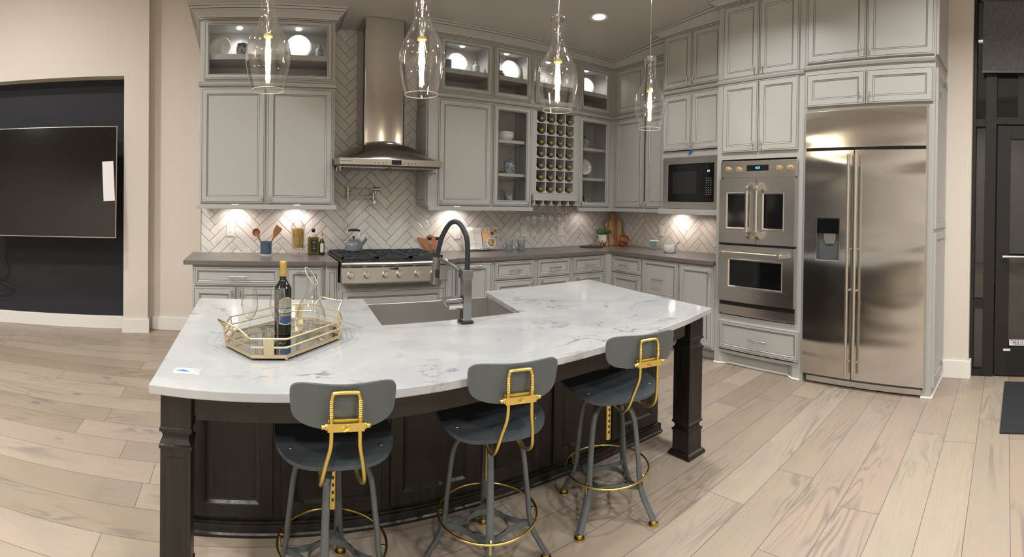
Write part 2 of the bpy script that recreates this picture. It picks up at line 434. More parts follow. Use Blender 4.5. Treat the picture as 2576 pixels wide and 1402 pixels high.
# ================================================================== THE ROOM
YW, XW = 4.635, 4.212                                # tiled walls
def wallbox(name, x0, x1, y0, y1, z0, z1, mat=WALL):
    return structure(MB().box(x0, x1, y0, y1, z0, z1).build(name, mat))
structure(MB().box(-5.2, 4.35, -3.7, 5.5, -.06, 0).build('floor', FLOOR))
structure(MB().prism_x([(-3.7, ceilz(-3.7)), (5.3, ceilz(5.3)), (5.3, ceilz(5.3) + .1), (-3.7, ceilz(-3.7) + .1)], -.58, 4.5).build('ceiling', CEIL))
structure(MB().box(-5.2, -.58, -3.7, 5.5, 4.4, 4.5).build('ceiling_left', CEIL))
structure(MB().prism_x([(-3.7, ceilz(-3.7) + .1), (5.3, ceilz(5.3) + .1), (5.3, 4.4), (-3.7, 4.4)], -.58, -.50).build('wall_soffit', WALL))
wb = MB(); wb.box(-.50, XW + .15, YW, YW + .70, 0, 3.2, 0); wb.mi = [1 if i == 2 else 0 for i in range(6)]
wb.v = wb.v; structure(wb.build('wall_back', [WALL, TILE]))
wr = MB(); wr.box(XW, XW + .15, .62, YW, 0, 3.6, 0); wr.mi = [1 if i == 4 else 0 for i in range(6)]
structure(wr.build('wall_right', [WALL, TILE]))
wallbox('wall_alcove', -1.20, -.50, 5.21, 5.35, 0, 4.4)
TVA = 10.5
def tvwall(o):
    o.matrix_world = Matrix.Translation((-1.10, 5.03, 0)) @ Matrix.Rotation(R(TVA), 4, 'Z') @ Matrix.Translation((1.10, -5.03, 0)) @ o.matrix_world
    return o
tvwall(wallbox('wall_pier', -1.36, -1.10, 5.03, 5.35, 0, 4.4))
tvwall(wallbox('wall_header', -5.0, -1.36, 5.03, 5.35, 2.715, 4.4))
tvwall(wallbox('wall_niche', -5.0, -1.36, 5.19, 5.35, 0, 2.715, NAVY))
wallbox('wall_left', -5.2, -5.0, -3.7, 5.5, 0, 4.4)
wallbox('wall_rear', -5.2, 4.35, -3.7, -3.5, 0, 4.4)
wallbox('wall_stub', 4.10, 4.36, .425, .655, 0, 3.6)
wallbox('wall_right_front', 4.20, 4.36, -3.7, -2.4, 0, 4.2)
wallbox('wall_above_storefront', 4.20, 4.36, -2.4, .43, 3.3, 4.2)
def base(name, x0, x1, y0, y1, h=.14):
    return structure(MB().box(x0, x1, y0, y1, .0, h).build(name, TRIM, bevel=.004))
tvwall(base('baseboard_niche', -5.0, -1.37, 5.168, 5.189))
tvwall(base('baseboard_pier', -1.37, -1.085, 5.012, 5.03, .15))
tvwall(base('baseboard_pier_side', -1.10, -1.085, 5.031, 5.18, .15))
base('baseboard_alcove', -1.084, -.50, 5.185, 5.209)
base('baseboard_stub', 4.08, 4.099, .405, .655, .15)
base('baseboard_stub_side', 4.10, 4.2, .405, .424, .15)
structure(MB().box(-.505, -.499, YW - .008, YW, .93, 1.34).build('trim_1', NICKEL))

# recessed ceiling can over the wine rack
def can(x, y, label):
    t = thing('recessed_light', label, 'ceiling light', (x, y, ceilz(y) - .001)); t.rotation_euler = (-math.atan(.11), 0, 0)
    MB().lathe([(.062, -.001), (.085, -.001), (.088, -.006), (.084, -.009), (.066, -.006)], seg=32, closed=True).build('trim_ring', TRIM, t, 50)
    MB().lathe([(.062, -.003), (.03, -.004), (1e-4, -.0045)], seg=32).build('diffuser', CANL, t, 50)
can(2.97, 3.52, 'round recessed light in the ceiling in front of the wine rack cabinets')

# storefront at the right: sidelight window, glazed door, shade, mat
w = MB(); fr = [(.395, .432, 0, 3.3), (.22, .315, 0, 3.3), (.315, .395, 0, .05), (.315, .395, .575, .655), (.315, .395, 2.135, 2.20), (.315, .395, 3.24, 3.3)]
for a, b, c, d in fr: w.box(4.17, 4.26, a, b, c, d)
w.box(4.17, 4.26, -2.39, .22, 2.155, 2.215); w.box(4.17, 4.26, -.02, .04, 2.215, 3.3); w.box(4.17, 4.26, -2.39, .22, 3.24, 3.3)
w.box(4.17, 4.26, -.90, -.82, 0, 2.155); w.box(4.17, 4.26, -2.39, -2.33, 0, 3.24); w.box(4.17, 4.26, -2.33, -.9, 0, .06)
BRONZE = flat('dark bronze frame', (.010, .0085, .0075), .5)
wo = structure(w.build('window_1', BRONZE, bevel=.002))
g = MB()
for a, b, c, d in ((.315, .395, .05, .575), (.315, .395, .655, 2.135), (.315, .395, 2.20, 3.24), (.04, .22, 2.215, 3.24), (-.82, -.02, 2.215, 3.24), (-2.33, -.9, .06, 2.155), (-2.33, -.9, 2.215, 3.24)): g.box(4.215, 4.221, a, b, c, d)
structure(g.build('window_2', STORE))
d = structure(thing('door_1', 'dark bronze framed glass door with a horizontal pull bar', 'door', (4.2, .21, 0)))
db = MB()
for a, b, c, e in ((-.115, 0, .01, 2.145), (-1.02, -.905, .01, 2.145), (-.905, -.115, .01, .245), (-.905, -.115, 2.03, 2.145)): db.box(-.025, .025, a, b, c, e)
db.build('door_frame', BRONZE, d, bevel=.002)
MB().box(.0, .006, -.905, -.115, .245, 2.03).build('pane', STORE, d)
h = MB(); h.cyl((-.10, -.06, 1.03), (-.10, -.96, 1.03), .013); h.cyl((-.10, -.09, 1.03), (-.02, -.09, 1.03), .009); h.cyl((-.10, -.93, 1.03), (-.02, -.93, 1.03), .009)
h.build('pull_bar', NICKEL, d, 40)
st = MB().box(-.0035, -.001, -.905, -.125, .262, .312).build('warning_strip', PAPER, d)
letters('lettering', 'THESE DOORS TO REM', .042, lambda u, v: (-.0045, -.275 - u, .287 + v * 1.25), BLACK, d, .62)
MB().box(-.0275, -.0255, -.135, -.075, .222, .24).build('maker_plate', WHITEC, d)
sh = thing('roller_shade', 'grey woven roller shade hanging above the glass door', 'window shade', (4.13, 0, 0))
MB().box(-.0015, .0015, -1.2, .345, 2.60, 3.20).build('fabric', FABRIC, sh)
MB().box(-.006, .006, -1.2, .345, 2.585, 2.605).build('hem_bar', GREYM, sh)
MB().cyl((0, -1.22, 3.23), (0, .365, 3.23), .035).build('roller', GREYM, sh, 40)
tag(MB().box(3.10, 4.03, -1.1, .115, .001, .013).build('door_mat', flat('black mat pile', (.016, .017, .019), .95), bevel=.004), 'black rectangular floor mat in front of the glass door', 'mat')
structure(MB().box(4.36, 12, -9, 4, -.2, -.02).build('ground', paint('outdoor paving', (.20, .20, .20), .5)))
# the lobby seen dimly through the storefront
sf = thing('lobby_bench', 'pale upholstered bench beyond the glass at the right edge', 'bench', (7.4, -.2, -.02))
MB().box(-.3, .3, -.2, 1.6, .36, .52).build('seat', flat('bench fabric', (.35, .34, .31), .8), sf, bevel=.02)
for a in (-.24, .24):
    for b in (-.12, 1.5): MB().box(a - .02, a + .02, b - .02, b + .02, 0, .36).build('leg', BLACK, sf)

# ================================================================== CABINETRY (unit frames: x to the right, front towards -y, z up)
CB = [CAB, GLAZE]
def door(par, x0, x1, z0, z1, yf, glass=False, name='door', stile=.052, small=False):
    t = .02; st = stile; f = yf - t
    pr = [(0, yf, 0), (0, f + .004, 0), (.002, f, 0), (.009, f, 1), (.0125, f + .0008, 0), (.013, f, 0), (st, f, 1), (st + .0035, f + .001, 0), (st + .004, f + .001, 0)]
    if glass: pr += [(st + .010, f + .006, 1), (st + .0125, f + .006, 0), (st + .013, yf - .004, 0)]
    else: pr += [(st + .012, f + .008, 1), (st + .015, f + .008, 0), (st + .0155, f + .0075, 0)]
    b = MB().rings(x0, x1, z0, z1, pr, fill=None if glass else 0)
    o = b.build(name, CB, par, fix=False)
    if glass:
        q = st + .013; MB().box(x0 + q, x1 - q, yf - .010, yf - .007, z0 + q, z1 - q).build('pane', PANE, o)
        bb = MB().rings(x0, x1, z0, z1, [(0, yf - .001, 0), (q, yf - .001, 0)]); o2 = bb  # back of the frame
    return o
def pull(par, x, z, yf, kind='t', L=.0):
    """t: short upright bar on one stem; h: long level bar on two stems"""
    b = MB(); y = yf - .02
    if kind == 't':
        b.tube([(x, y - .028, z - .028), (x, y - .028, z + .028)], .006, 10); b.cyl((x, y, z), (x, y - .028, z), .0045)
    else:
        L = L or .15; b.tube([(x - L / 2, y - .03, z), (x + L / 2, y - .03, z)], .006, 10)
        for s in (-1, 1): b.cyl((x + s * L * .36, y, z), (x + s * L * .36, y - .03, z), .0045)
    return b.build('handle', NICKEL, par, 40)
def openbox(par, x0, x1, z0, z1, dep, rails=(), t=.018, name='carcass', stl=.03, back=True, mats=None):
    """a hollow case with a face frame: front face at y = -dep"""
    b = MB()
    b.box(x0, x0 + t, -dep, 0, z0, z1); b.box(x1 - t, x1, -dep, 0, z0, z1); b.box(x0 + t, x1 - t, -dep, 0, z0, z0 + t); b.box(x0 + t, x1 - t, -dep, 0, z1 - t, z1)
    if back: b.box(x0 + t, x1 - t, -.012, -.002, z0 + t, z1 - t)
    for a, c in rails: b.box(x0 + t, x1 - t, -dep, 0, a, c)
    for a, c in ((x0 + t, x0 + stl), (x1 - stl, x1 - t)): b.box(a, c, -dep + .0008, -dep + .02, z0 + t, z1 - t)
    return b.build(name, mats or CAB, par)
def solid(par, x0, x1, z0, z1, dep, name='carcass'):
    return MB().box(x0, x1, -dep, 0, z0, z1).build(name, CAB, par)
def ledge(par, x0, x1, z, dep, ret=0):
    b = MB()
    b.prism_x([(-dep, z - .018), (-dep - .012, z - .012), (-dep - .024, z + .008), (-dep - .024, z + .02), (-dep, z + .024)], x0 - ret, x1 + ret, 0)
    b.box(x0 - ret, x1 + ret, -dep - .0135, -dep - .0115, z - .0155, z - .0125, 1); b.box(x0 - ret, x1 + ret, -dep - .0245, -dep - .0225, z + .018, z + .021, 1)
    return b.build('ledge_moulding', CB, par)
def lightrail(par, x0, x1, z0, z1, dep, ret=0.0):
    return MB().box(x0 - ret, x1 + ret, -dep - .038, -dep + .0, z0, z1).build('light_rail', CAB, par, bevel=.002)
CROWN = [(0, 1, .004, 0), (0, .97, .016, 1), (0, .945, .017, 0), (0, .86, .017, 1), (0, .84, .022, 0), (0, .70, .028, 0), (0, .45, .05, 0), (0, .30, .074, 1), (0, .275, .078, 0), (0, .14, .088, 1), (0, .115, .092, 0), (0, 0, .096, 0)]
def crown(name, path, zb, par=None, M=None, cabdepth=None):
    """crown moulding swept along a plan polyline (world xy); its top follows the ceiling"""
    P = [Vector(p) for p in path]; n = len(P); b = MB(); k = len(CROWN)
    nor = []
    for i in range(n - 1):
        t = (P[i + 1] - P[i]).normalized(); nor.append(Vector((t.y, -t.x)))
    for i in range(n):
        if i == 0: m = nor[0]
        elif i == n - 1: m = nor[-1]
        else:
            m = (nor[i - 1] + nor[i]).normalized(); m = m / m.dot(nor[i])
        for (_, dn, out, _m) in CROWN:
            q = P[i] + m * out; zt = ceilz(q.y) - .0015; b.v.append((q.x, q.y, zb + (zt - zb) * (1 - dn)))
    for i in range(n - 1):
        for j in range(k - 1):
            b.f.append((i * k + j, (i + 1) * k + j, (i + 1) * k + j + 1, i * k + j + 1)); b.mi.append(CROWN[j][3])
    return structure(b.build(name, CB, None, fix=False))
def outward(o):
    return o

DU = .33                                              # upper case depth, doors add 2 cm
ZB, ZM0, ZM1, ZT = 1.375, 2.405, 2.465, 3.0
def upper_unit(label, x0, x1, loc, rz, splits, ztop_split=None, top_glass=True, low='solid', group=None):
    pass

def puck(par, x, y, z):
    o = MB().lathe([(1e-4, -.004), (.022, -.004), (.026, 0), (1e-4, 0)], (x, y, z), 20).build('puck_light', PUCK, par, 40)
    return o
def lamp(x, y, z, w, spot=None, r=.02, color=(1, .9, .8), name='cabinet_or_fill_lamp'):
    l = bpy.data.lights.new(name, 'SPOT' if spot else 'POINT'); l.energy = w; l.color = color; l.shadow_soft_size = r
    if spot: l.spot_size = R(spot); l.spot_blend = .8
    o = bpy.data.objects.new(name, l); COL.objects.link(o); o.location = (x, y, z); return o

# --- left wall cabinet (two doors under one wide glass door)
u = thing('wall_cabinet', 'greige wall cabinet left of the range hood, wide glass door over two solid doors', 'cabinet', (0, YW - .002, 0))
openbox(u, -.478, .712, ZB, ZT, DU, [(ZM0 - .01, ZM1 + .01)])
MB().box(-.46, .694, -DU + .02, -.012, 2.655, 2.70).build('shelf', CABIN, u)
dg = door(u, -.445, .686, 2.472, 2.99, -DU, True, stile=.036)
for a, b_, hx in ((-.468, .097, .068), (.115, .692, .142)): o = door(u, a, b_, 1.388, 2.395, -DU); pull(o, hx, 1.425, -DU)
ledge(u, -.478, .712, 2.425, DU, .012); lightrail(u, -.478, .712, 1.335, 1.374, DU, .02)
MB().box(-.478, .712, -DU, 0, ZT, ceilz(YW) - .01).build('frieze', CAB, u)
MB().box(.085, .125, -DU - .0008, -DU + .018, ZB + .018, ZM0).build('face_frame', CAB, u)
for x in (-.14, .40): puck(u, x, -.15, 2.978); lamp(x, YW - .155, 2.95, 4.6, 165, .015, (1, .95, .88))
crown('trim_2', [(-.478, YW), (-.478, YW - DU - .002), (.712, YW - DU - .002), (.712, YW)], 2.992)

# --- right-hand run on the back wall: four cabinets
def back_upper(label, x0, x1, dx0, dx1, low, hx_top, hx_low, stile_l=0, top=True, side=False):
    u = thing('wall_cabinet', label, 'cabinet', (0, YW - .002, 0), group=None)
    openbox(u, x0, x1, ZB if low != 'rack' else 1.50, ZT, DU, [(ZM0 - .01, ZM1 + .01)], stl=.022)
    if low != 'rack':
        lightrail(u, x0, x1, 1.335, 1.374, DU)
    MB().box(x0 + .018, x1 - .018, -DU + .02, -.012, 2.655, 2.70).build('shelf', CABIN, u)
    o = door(u, dx0, dx1, 2.472, 2.975, -DU, True, stile=.040); pull(o, hx_top, 2.51, -DU)
    if low == 'solid': o = door(u, dx0 - .01, dx1, 1.388, 2.395, -DU); pull(o, hx_low, 1.425, -DU)
    if low == 'glass':
        o = door(u, dx0, dx1, 1.388, 2.395, -DU, True, stile=.042); pull(o, hx_low, 1.425, -DU)
        for z in (1.715, 2.055): MB().box(x0 + .018, x1 - .018, -DU + .02, -.012, z - .03, z).build('shelf', CABIN, u)
    ledge(u, x0, x1, 2.425, DU)
    MB().box(x0, x1, -DU, 0, ZT, ceilz(YW) - .01).build('frieze', CAB, u)
    return u
uA = back_upper('wall cabinet right of the range hood, small glass door over a wide solid door', 1.60, 2.275, 1.71, 2.262, 'solid', 1.735, 1.735)
MB().rings(-.29, -.03, 1.40, 2.38, [(0, 0, 0), (0, -.012, 0), (.03, -.012, 1), (.034, -.011, 0), (.044, -.004, 0)], fill=0).build('side_panel', CB, uA, rz=R(-90), loc=(1.599, -.33, 0), fix=False)
MB().box(1.618, 1.70, -DU - .0008, -DU + .018, ZB + .018, ZT - .018).build('face_frame', CAB, uA)
uB = back_upper('wall cabinet with a tall glass door left of the wine rack', 2.277, 2.745, 2.288, 2.722, 'glass', 2.70, 2.70)
uC = back_upper('wall cabinet over the cubbies of the wine rack, with small glass door', 2.747, 3.352, 2.775, 3.325, 'rack', 2.80, 0)
uD = back_upper('wall cabinet with a tall glass door right of the wine rack, by the corner', 3.354, 3.86, 3.366, 3.812, 'glass', 3.385, 3.39)
for x in (2.02, 2.53, 3.06, 3.60):
    q = {2.02: uA, 2.53: uB, 3.06: uC, 3.60: uD}[x]
    puck(q, x, -.15, 2.978); lamp(x, YW - .155, 2.95, 4.0, 165, .015, (1, .95, .88))
# wine rack lattice
rx0, rx1, rz0, rz1 = 2.80, 3.30, 1.52, 2.39; cw = (rx1 - rx0) / 4; chh = (rz1 - rz0) / 7
b = MB()
for k in range(5): b.box(rx0 + k * cw - .007, rx0 + k * cw + .007, -DU, -.02, rz0, rz1)
b.box(rx0 - .035, rx0 - .007, -DU, -DU + .02, rz0, rz1); b.box(rx1 + .007, rx1 + .035, -DU, -DU + .02, rz0, rz1)
b.build('divider', CAB, uC)
for r in range(7):
    for k in range(4):
        b = MB(); z = rz0 + r * chh; xc = rx0 + (k + .5) * cw; hw = cw / 2 - .007
        arc = [(xc + hw * .78 * cos(a), z + .030 - .022 * sin(a)) for a in [pi * i / 8 for i in range(9)]]
        poly = [(xc - hw, z), (xc + hw, z), (xc + hw, z + .030)] + arc + [(xc - hw, z + .030)]
        b.prism_y(poly, -DU, -DU + .018)
        b.build('bottle_cradle', CAB, uC)
for r in range(7): MB().box(rx0, rx1, -.12, -.10, rz0 + r * chh, rz0 + r * chh + .012).build('rear_rest', CAB, uC)
MB().box(2.755, 3.345, -DU - .03, -.0, 1.445, 1.515).build('bottom_rail', CAB, uC, bevel=.003)
b = MB()
for k in range(6):
    x = 2.775 + k * .11; b.box(x - .010, x + .010, -DU - .02, -.01, 1.405, 1.445); b.box(x - .034, x + .034, -DU - .02, -.01, 1.396, 1.405)
b.build('stemware_rail', CAB, uC)
MB().box(3.80, 3.89, -DU - .0008, -DU + .018, ZB, ZT).build('face_frame', CAB, uD)
# right wall uppers: corner to microwave
uE = thing('wall_cabinet', 'two door corner wall cabinet between the glass cabinets and the microwave', 'cabinet', (XW - .002, YW, 0), R(-90))
openbox(uE, .372, 1.266, ZB, ZT, DU, [(ZM0 - .01, ZM1 + .01)])
MB().box(.33, .402, -DU - .0008, -DU + .018, ZB, ZT).build('face_frame', CAB, uE)
for a, b_, hx in ((.392, .855, .828), (.885, 1.235, .908)):
    o = door(uE, a, b_, 1.388, 2.395, -DU); pull(o, hx, 1.425, -DU)
    o = door(uE, a, b_, 2.472, 2.975, -DU)
ledge(uE, .372, 1.266, 2.425, DU); lightrail(uE, .372, 1.266, 1.335, 1.374, DU)
MB().prism_x([(-DU, ZT), (0, ZT), (0, ceilz(4.3) - .02), (-DU, ceilz(4.3) - .02)], .372, 1.266).build('frieze', CAB, uE)
crown('trim_3', [(1.60, YW), (1.60, YW - DU - .002), (XW - DU - .002, YW - DU - .002), (XW - DU - .002, 3.37)], 2.992)

# microwave tower
XM = 3.715; dM = XW - .002 - XM
uF = thing('microwave_cabinet', 'greige cabinet column of four doors above the built-in microwave', 'cabinet', (XW - .002, 3.365, 0), R(-90))
# frame: local x from 0 (far) to .80
b = MB(); t = .02; WM = .776
b.box(0, t, -dM, 0, 1.33, 3.13); b.box(WM - .015, WM, -dM, 0, 1.33, 3.13)
for a, c in ((1.33, 1.38), (1.895, 1.955), (2.505, 2.59), (3.11, 3.13)): b.box(t, WM - .015, -dM, 0, a, c)
b.box(t, WM - .015, -.012, -.002, 1.38, 3.11); b.box(.37, .40, -dM + .0008, -dM + .02, 1.955, 3.11)
b.build('carcass', CAB, uF)
for z0, z1, zh in ((1.962, 2.515, 2.02), (2.585, 3.12, 2.645)):
    for a, c, hx in ((.018, .380, .347), (.388, .748, .421)): o = door(uF, a, c, z0, z1, -dM); pull(o, hx, zh, -dM)
ledge(uF, 0, WM, 2.55, dM, 0); MB().box(-.02, WM, -dM - .03, -dM + .0, 1.328, 1.382).build('light_rail', CAB, uF, bevel=.003)
b = MB(); zc = [ceilz(3.365) - .01, ceilz(2.59) - .01]
b.add([(0, -dM, 3.12), (WM, -dM, 3.12), (WM, 0, 3.12), (0, 0, 3.12), (0, -dM, zc[0]), (WM, -dM, zc[1]), (WM, 0, zc[1]), (0, 0, zc[0])], [(0, 1, 2, 3), (4, 5, 6, 7), (0, 1, 5, 4), (1, 2, 6, 5), (2, 3, 7, 6), (3, 0, 4, 7)])
b.build('frieze', CAB, uF)
crown('trim_4', [(XW, 3.367), (XM - .002, 3.367), (XM - .002, 2.60)], 3.115)
mw = thing('microwave', 'built-in stainless microwave with black glass front', 'microwave', (XM, 3.390, 0), R(-90))
b = MB().rings(.065, .778, 1.385, 1.892, [(0, 0, 0), (0, -.028, 0), (.003, -.031, 0), (.068, -.031, 0), (.072, -.024, 0)], back=0)
b.build('trim_kit', STEELY, mw, fix=False)
MB().box(.137, .778 - .072, -.030, -.002, 1.457, 1.820).build('door', SCREEN, mw, bevel=.002)
MB().box(.20, .50, -.0315, -.029, 1.53, 1.75).build('window', flat('microwave window', (.02, .02, .021), .15), mw)
b = MB()
for r in range(8):
    for c in range(3): b.box(.612 + c * .026, .626 + c * .026, -.0315, -.029, 1.52 + r * .022, 1.528 + r * .022)
b.build('keypad', flat('grey key print', (.16, .16, .16), .5), mw)
letters('display', 'P1', .03, lambda u, v: (.645 + u, -.0318, 1.745 + v), glow('pale display', (.5, .75, 1), 3), mw)
tag(MB().add([(3.706, 3.015, 1.915), (3.706, 2.972, 1.93), (3.706, 2.965, 1.958), (3.706, 3.008, 1.945)], [(0, 1, 2, 3)]).build('blue_tape_scrap', TAPE), 'small scrap of blue tape stuck just above the microwave', 'tape')

# oven tower
XO = 3.60; dO = XW - .002 - XO
uG = thing('oven_cabinet', 'tall cabinet holding the double oven, doors above and one drawer below', 'cabinet', (XW - .002, 2.587, 0), R(-90))
b = MB(); W_ = .862
for a, c in ((0, .05), (W_ - .06, W_)): b.box(a, c, -dO, 0, .11, 3.22)
for a, c in ((.11, .135), (.40, .45), (1.83, 1.90), (2.49, 2.56), (3.18, 3.22)): b.box(.05, W_ - .06, -dO, 0, a, c)
b.box(.05, W_ - .06, -.012, -.002, .135, 3.18); b.box(.415, .445, -dO + .0008, -dO + .02, 1.9, 3.18)
b.build('carcass', CAB, uG)
for z0, z1, zh in ((1.893, 2.50, 1.955), (2.54, 3.19, 2.60)):
    for a, c, hx in ((.058, .428, .392), (.436, .812, .472)): o = door(uG, a, c, z0, z1, -dO); pull(o, hx, zh, -dO)
o = door(uG, .058, .850, .150, .400, -dO, name='drawer', stile=.03); pull(o, .47, .275, -dO, 'h', .17)
ledge(uG, 0, W_, 2.522, dO)
b = MB(); b.box(.13, .72, -dO + .06, -dO + .08, 0, .11)
b.prism([(0, -dO), (.055, -dO), (.13, -dO + .06), (.13, -dO + .08), (0, -dO + .08)], 0, .11); b.prism([(W_, -dO), (W_ - .07, -dO), (.72, -dO + .06), (.72, -dO + .08), (W_, -dO + .08)], 0, .11)
b.build('toe_kick', CAB, uG)
b = MB(); b.tube([(.0, -dO - .006, .008), (.055, -dO - .006, .008), (.13, -dO + .052, .008), (.72, -dO + .052, .008), (W_ - .07, -dO - .006, .008), (W_, -dO - .006, .008)], .009, 8)
b.build('shoe_moulding', TRIM, uG, 40)
b = MB(); z0, z1 = ceilz(2.615) - .008, ceilz(1.75) - .008
b.add([(0, -dO, 3.22), (W_, -dO, 3.22), (W_, 0, 3.22), (0, 0, 3.22), (0, -dO, z0), (W_, -dO, z1), (W_, 0, z1), (0, 0, z0)], [(0, 1, 2, 3), (4, 5, 6, 7), (0, 1, 5, 4), (1, 2, 6, 5), (2, 3, 7, 6), (3, 0, 4, 7)])
b.build('frieze', CAB, uG)
# fridge enclosure
dF = dO
uH = thing('fridge_cabinet', 'cabinet surround above and right of the fridge with panelled end', 'cabinet', (XW - .002, 1.723, 0), R(-90))
b = MB(); W2 = 1.070
b.box(0, .02, -dF, 0, 0, 3.3); b.box(W2 - .075, W2, -dF, 0, 0, 3.38)
for a, c in ((2.19, 2.235), (2.485, 2.60), (3.26, 3.3)): b.box(.02, W2 - .075, -dF, 0, a, c)
b.box(.02, W2 - .075, -.012, -.002, 0, 3.26); b.box(.50, .55, -dF + .0008, -dF + .02, 2.235, 3.26)
b.build('carcass', CAB, uH)
for z0, z1, zh in ((2.228, 2.492, 2.285), (2.582, 3.25, 2.65)):
    for a, c, hx in ((.022, .522, .485), (.530, 1.060, .568)): o = door(uH, a, c, z0, z1, -dF); pull(o, hx, zh, -dF)
ledge(uH, 0, W2 - .0, 2.545, dF)
b = MB(); z0, z1 = ceilz(1.748) - .008, ceilz(.655) - .008
b.add([(0, -dF, 3.3), (W2, -dF, 3.3), (W2, 0, 3.3), (0, 0, 3.3), (0, -dF, z0), (W2, -dF, z1), (W2, 0, z1), (0, 0, z0)], [(0, 1, 2, 3), (4, 5, 6, 7), (0, 1, 5, 4), (1, 2, 6, 5), (2, 3, 7, 6), (3, 0, 4, 7)])
b.build('frieze', CAB, uH)
crown('trim_5', [(XW, 2.589), (XO - .002, 2.589), (XO - .002, .653), (XW, .653)], 3.205)
def endpanel(z0, z1):
    b = MB().rings(.03, .56, z0, z1, [(0, 0, 0), (0, -.016, 0), (.002, -.018, 0), (.055, -.018, 1), (.058, -.017, 0), (.068, -.009, 1), (.071, -.009, 0)], fill=0)
    b.build('end_panel', CB, uH, fix=False, rz=R(90), loc=(W2 + .0, -dF, 0))
endpanel(.07, 1.24); endpanel(1.27, 2.49); endpanel(2.59, 3.3)
b = MB(); b.tube([(W2 - .075, -dF - .006, .008), (W2 + .006, -dF - .006, .008), (W2 + .006, 0, .008)], .009, 8); b.build('shoe_moulding', TRIM, uH, 40)
for (x, z, k) in ((3.72, 2.30, 'below the ledge'), (3.95, 2.44, 'near the top'), (3.98, .16, 'near the floor')):
    tag(MB().box(x - .012, x + .012, .6325, .6345, z - .022, z + .022).build('blue_tape_scrap', TAPE), 'scrap of blue tape on the fridge end panel ' + k, 'tape')

# ------------------------------------------------------------------ base cabinets, back wall
YB = 4.02; dB = YW - .002 - YB
def toe(par, x0, x1, d, setb=.07):
    return MB().box(x0, x1, -d + setb, 0, 0, .105).build('toe_kick', CAB, par)
def base_unit(label, x0, x1, name='base_cabinet', loc=(0, YW - .002, 0), rz=0, d=None, z1=.874):
    u = thing(name, label, 'cabinet', loc, rz); dd = d or dB
    solid(u, x0, x1, .105, z1, dd); toe(u, x0, x1, dd); return u, dd
u, d_ = base_unit('base cabinet at the far left end, one wide drawer over two doors', -.50, .247)
o = door(u, -.487, .218, .708, .858, -d_, name='drawer', stile=.028); pull(o, -.125, .785, -d_, 'h', .16)
for a, c, hx in ((-.492, -.142, -.172), (-.130, .222, -.102)): o = door(u, a, c, .125, .692, -d_); pull(o, hx, .645, -d_)
u, d_ = base_unit('narrow pull-out base cabinet between the wide drawer and the rangetop', .249, .598)
o = door(u, .278, .575, .125, .855, -d_, stile=.05); pull(o, .425, .832, -d_, 'h', .14)
u, d_ = base_unit('bumped-out base cabinet under the rangetop with a long drawer', .60, 1.745, d=dB + .05, z1=.735)
for a, c in ((.60, .699), (1.640, 1.745)):
    MB().box(a, c, -d_, 0, .735, .874).build('shoulder', CAB, u)
    MB().rings(a + .015, c - .015, .14, .84, [(0, -d_ - .001, 0), (.0, -d_ - .008, 0), (.012, -d_ - .008, 1), (.015, -d_ - .004, 0)], fill=0).build('pilaster', CB, u, fix=False)
o = door(u, .725, 1.640, .36, .672, -d_, name='drawer'); pull(o, 1.19, .52, -d_, 'h', .2)
door(u, .725, 1.640, .125, .345, -d_, name='drawer', stile=.04)
u, d_ = base_unit('narrow pull-out base cabinet just right of the rangetop', 1.747, 2.145)
o = door(u, 1.775, 2.125, .125, .858, -d_, stile=.05); pull(o, 1.95, .835, -d_, 'h', .15)
for (x0, x1, a, c, hx, lab) in ((2.147, 2.622, 2.168, 2.602, 2.572, 'base cabinet below the cookbook, drawer over one door'), (2.624, 3.062, 2.646, 3.042, 2.685, 'base cabinet below the two mugs, drawer over one door'), (3.064, 3.598, 3.086, 3.500, 3.125, 'base cabinet beside the corner on the back wall, drawer over one door')):
    u, d_ = base_unit(lab, x0, x1)
    o = door(u, a, c, .692, .862, -d_, name='drawer', stile=.028); pull(o, (a + c) / 2, .777, -d_, 'h', .13)
    o = door(u, a, c, .125, .678, -d_); pull(o, hx, .635, -d_)
# right wall base units (local x = 4.633 - y)
def rb(label, y0, y1):
    return base_unit(label, YW - y0, YW - y1, loc=(XW - .002, YW, 0), rz=R(-90))
rd = XW - .002 - XO
u, d_ = rb('base cabinet beside the corner on the right wall, drawer over one door', YB - .002, 3.508)
dR = dB
o = door(u, YW - 3.955, YW - 3.52, .692, .862, -d_, name='drawer', stile=.028); pull(o, YW - 3.755, .775, -d_, 'h', .13)
o = door(u, YW - 3.955, YW - 3.52, .125, .678, -d_); pull(o, YW - 3.55, .64, -d_)
u, d_ = rb('base cabinet with two deep drawers on the right wall', 3.506, 3.012)
o = door(u, YW - 3.497, YW - 3.022, .475, .862, -d_, name='drawer', stile=.035); pull(o, YW - 3.26, .675, -d_, 'h', .14)
o = door(u, YW - 3.497, YW - 3.022, .125, .46, -d_, name='drawer', stile=.035); pull(o, YW - 3.26, .30, -d_, 'h', .14)
u, d_ = rb('tall-door base cabinet next to the oven tower', 3.010, 2.590)
o = door(u, YW - 3.0, YW - 2.605, .125, .862, -d_); pull(o, YW - 2.635, .80, -d_)
structure(MB().box(3.50, 3.64, 3.96, 4.06, 0.0, .874).build('trim_6', CAB))
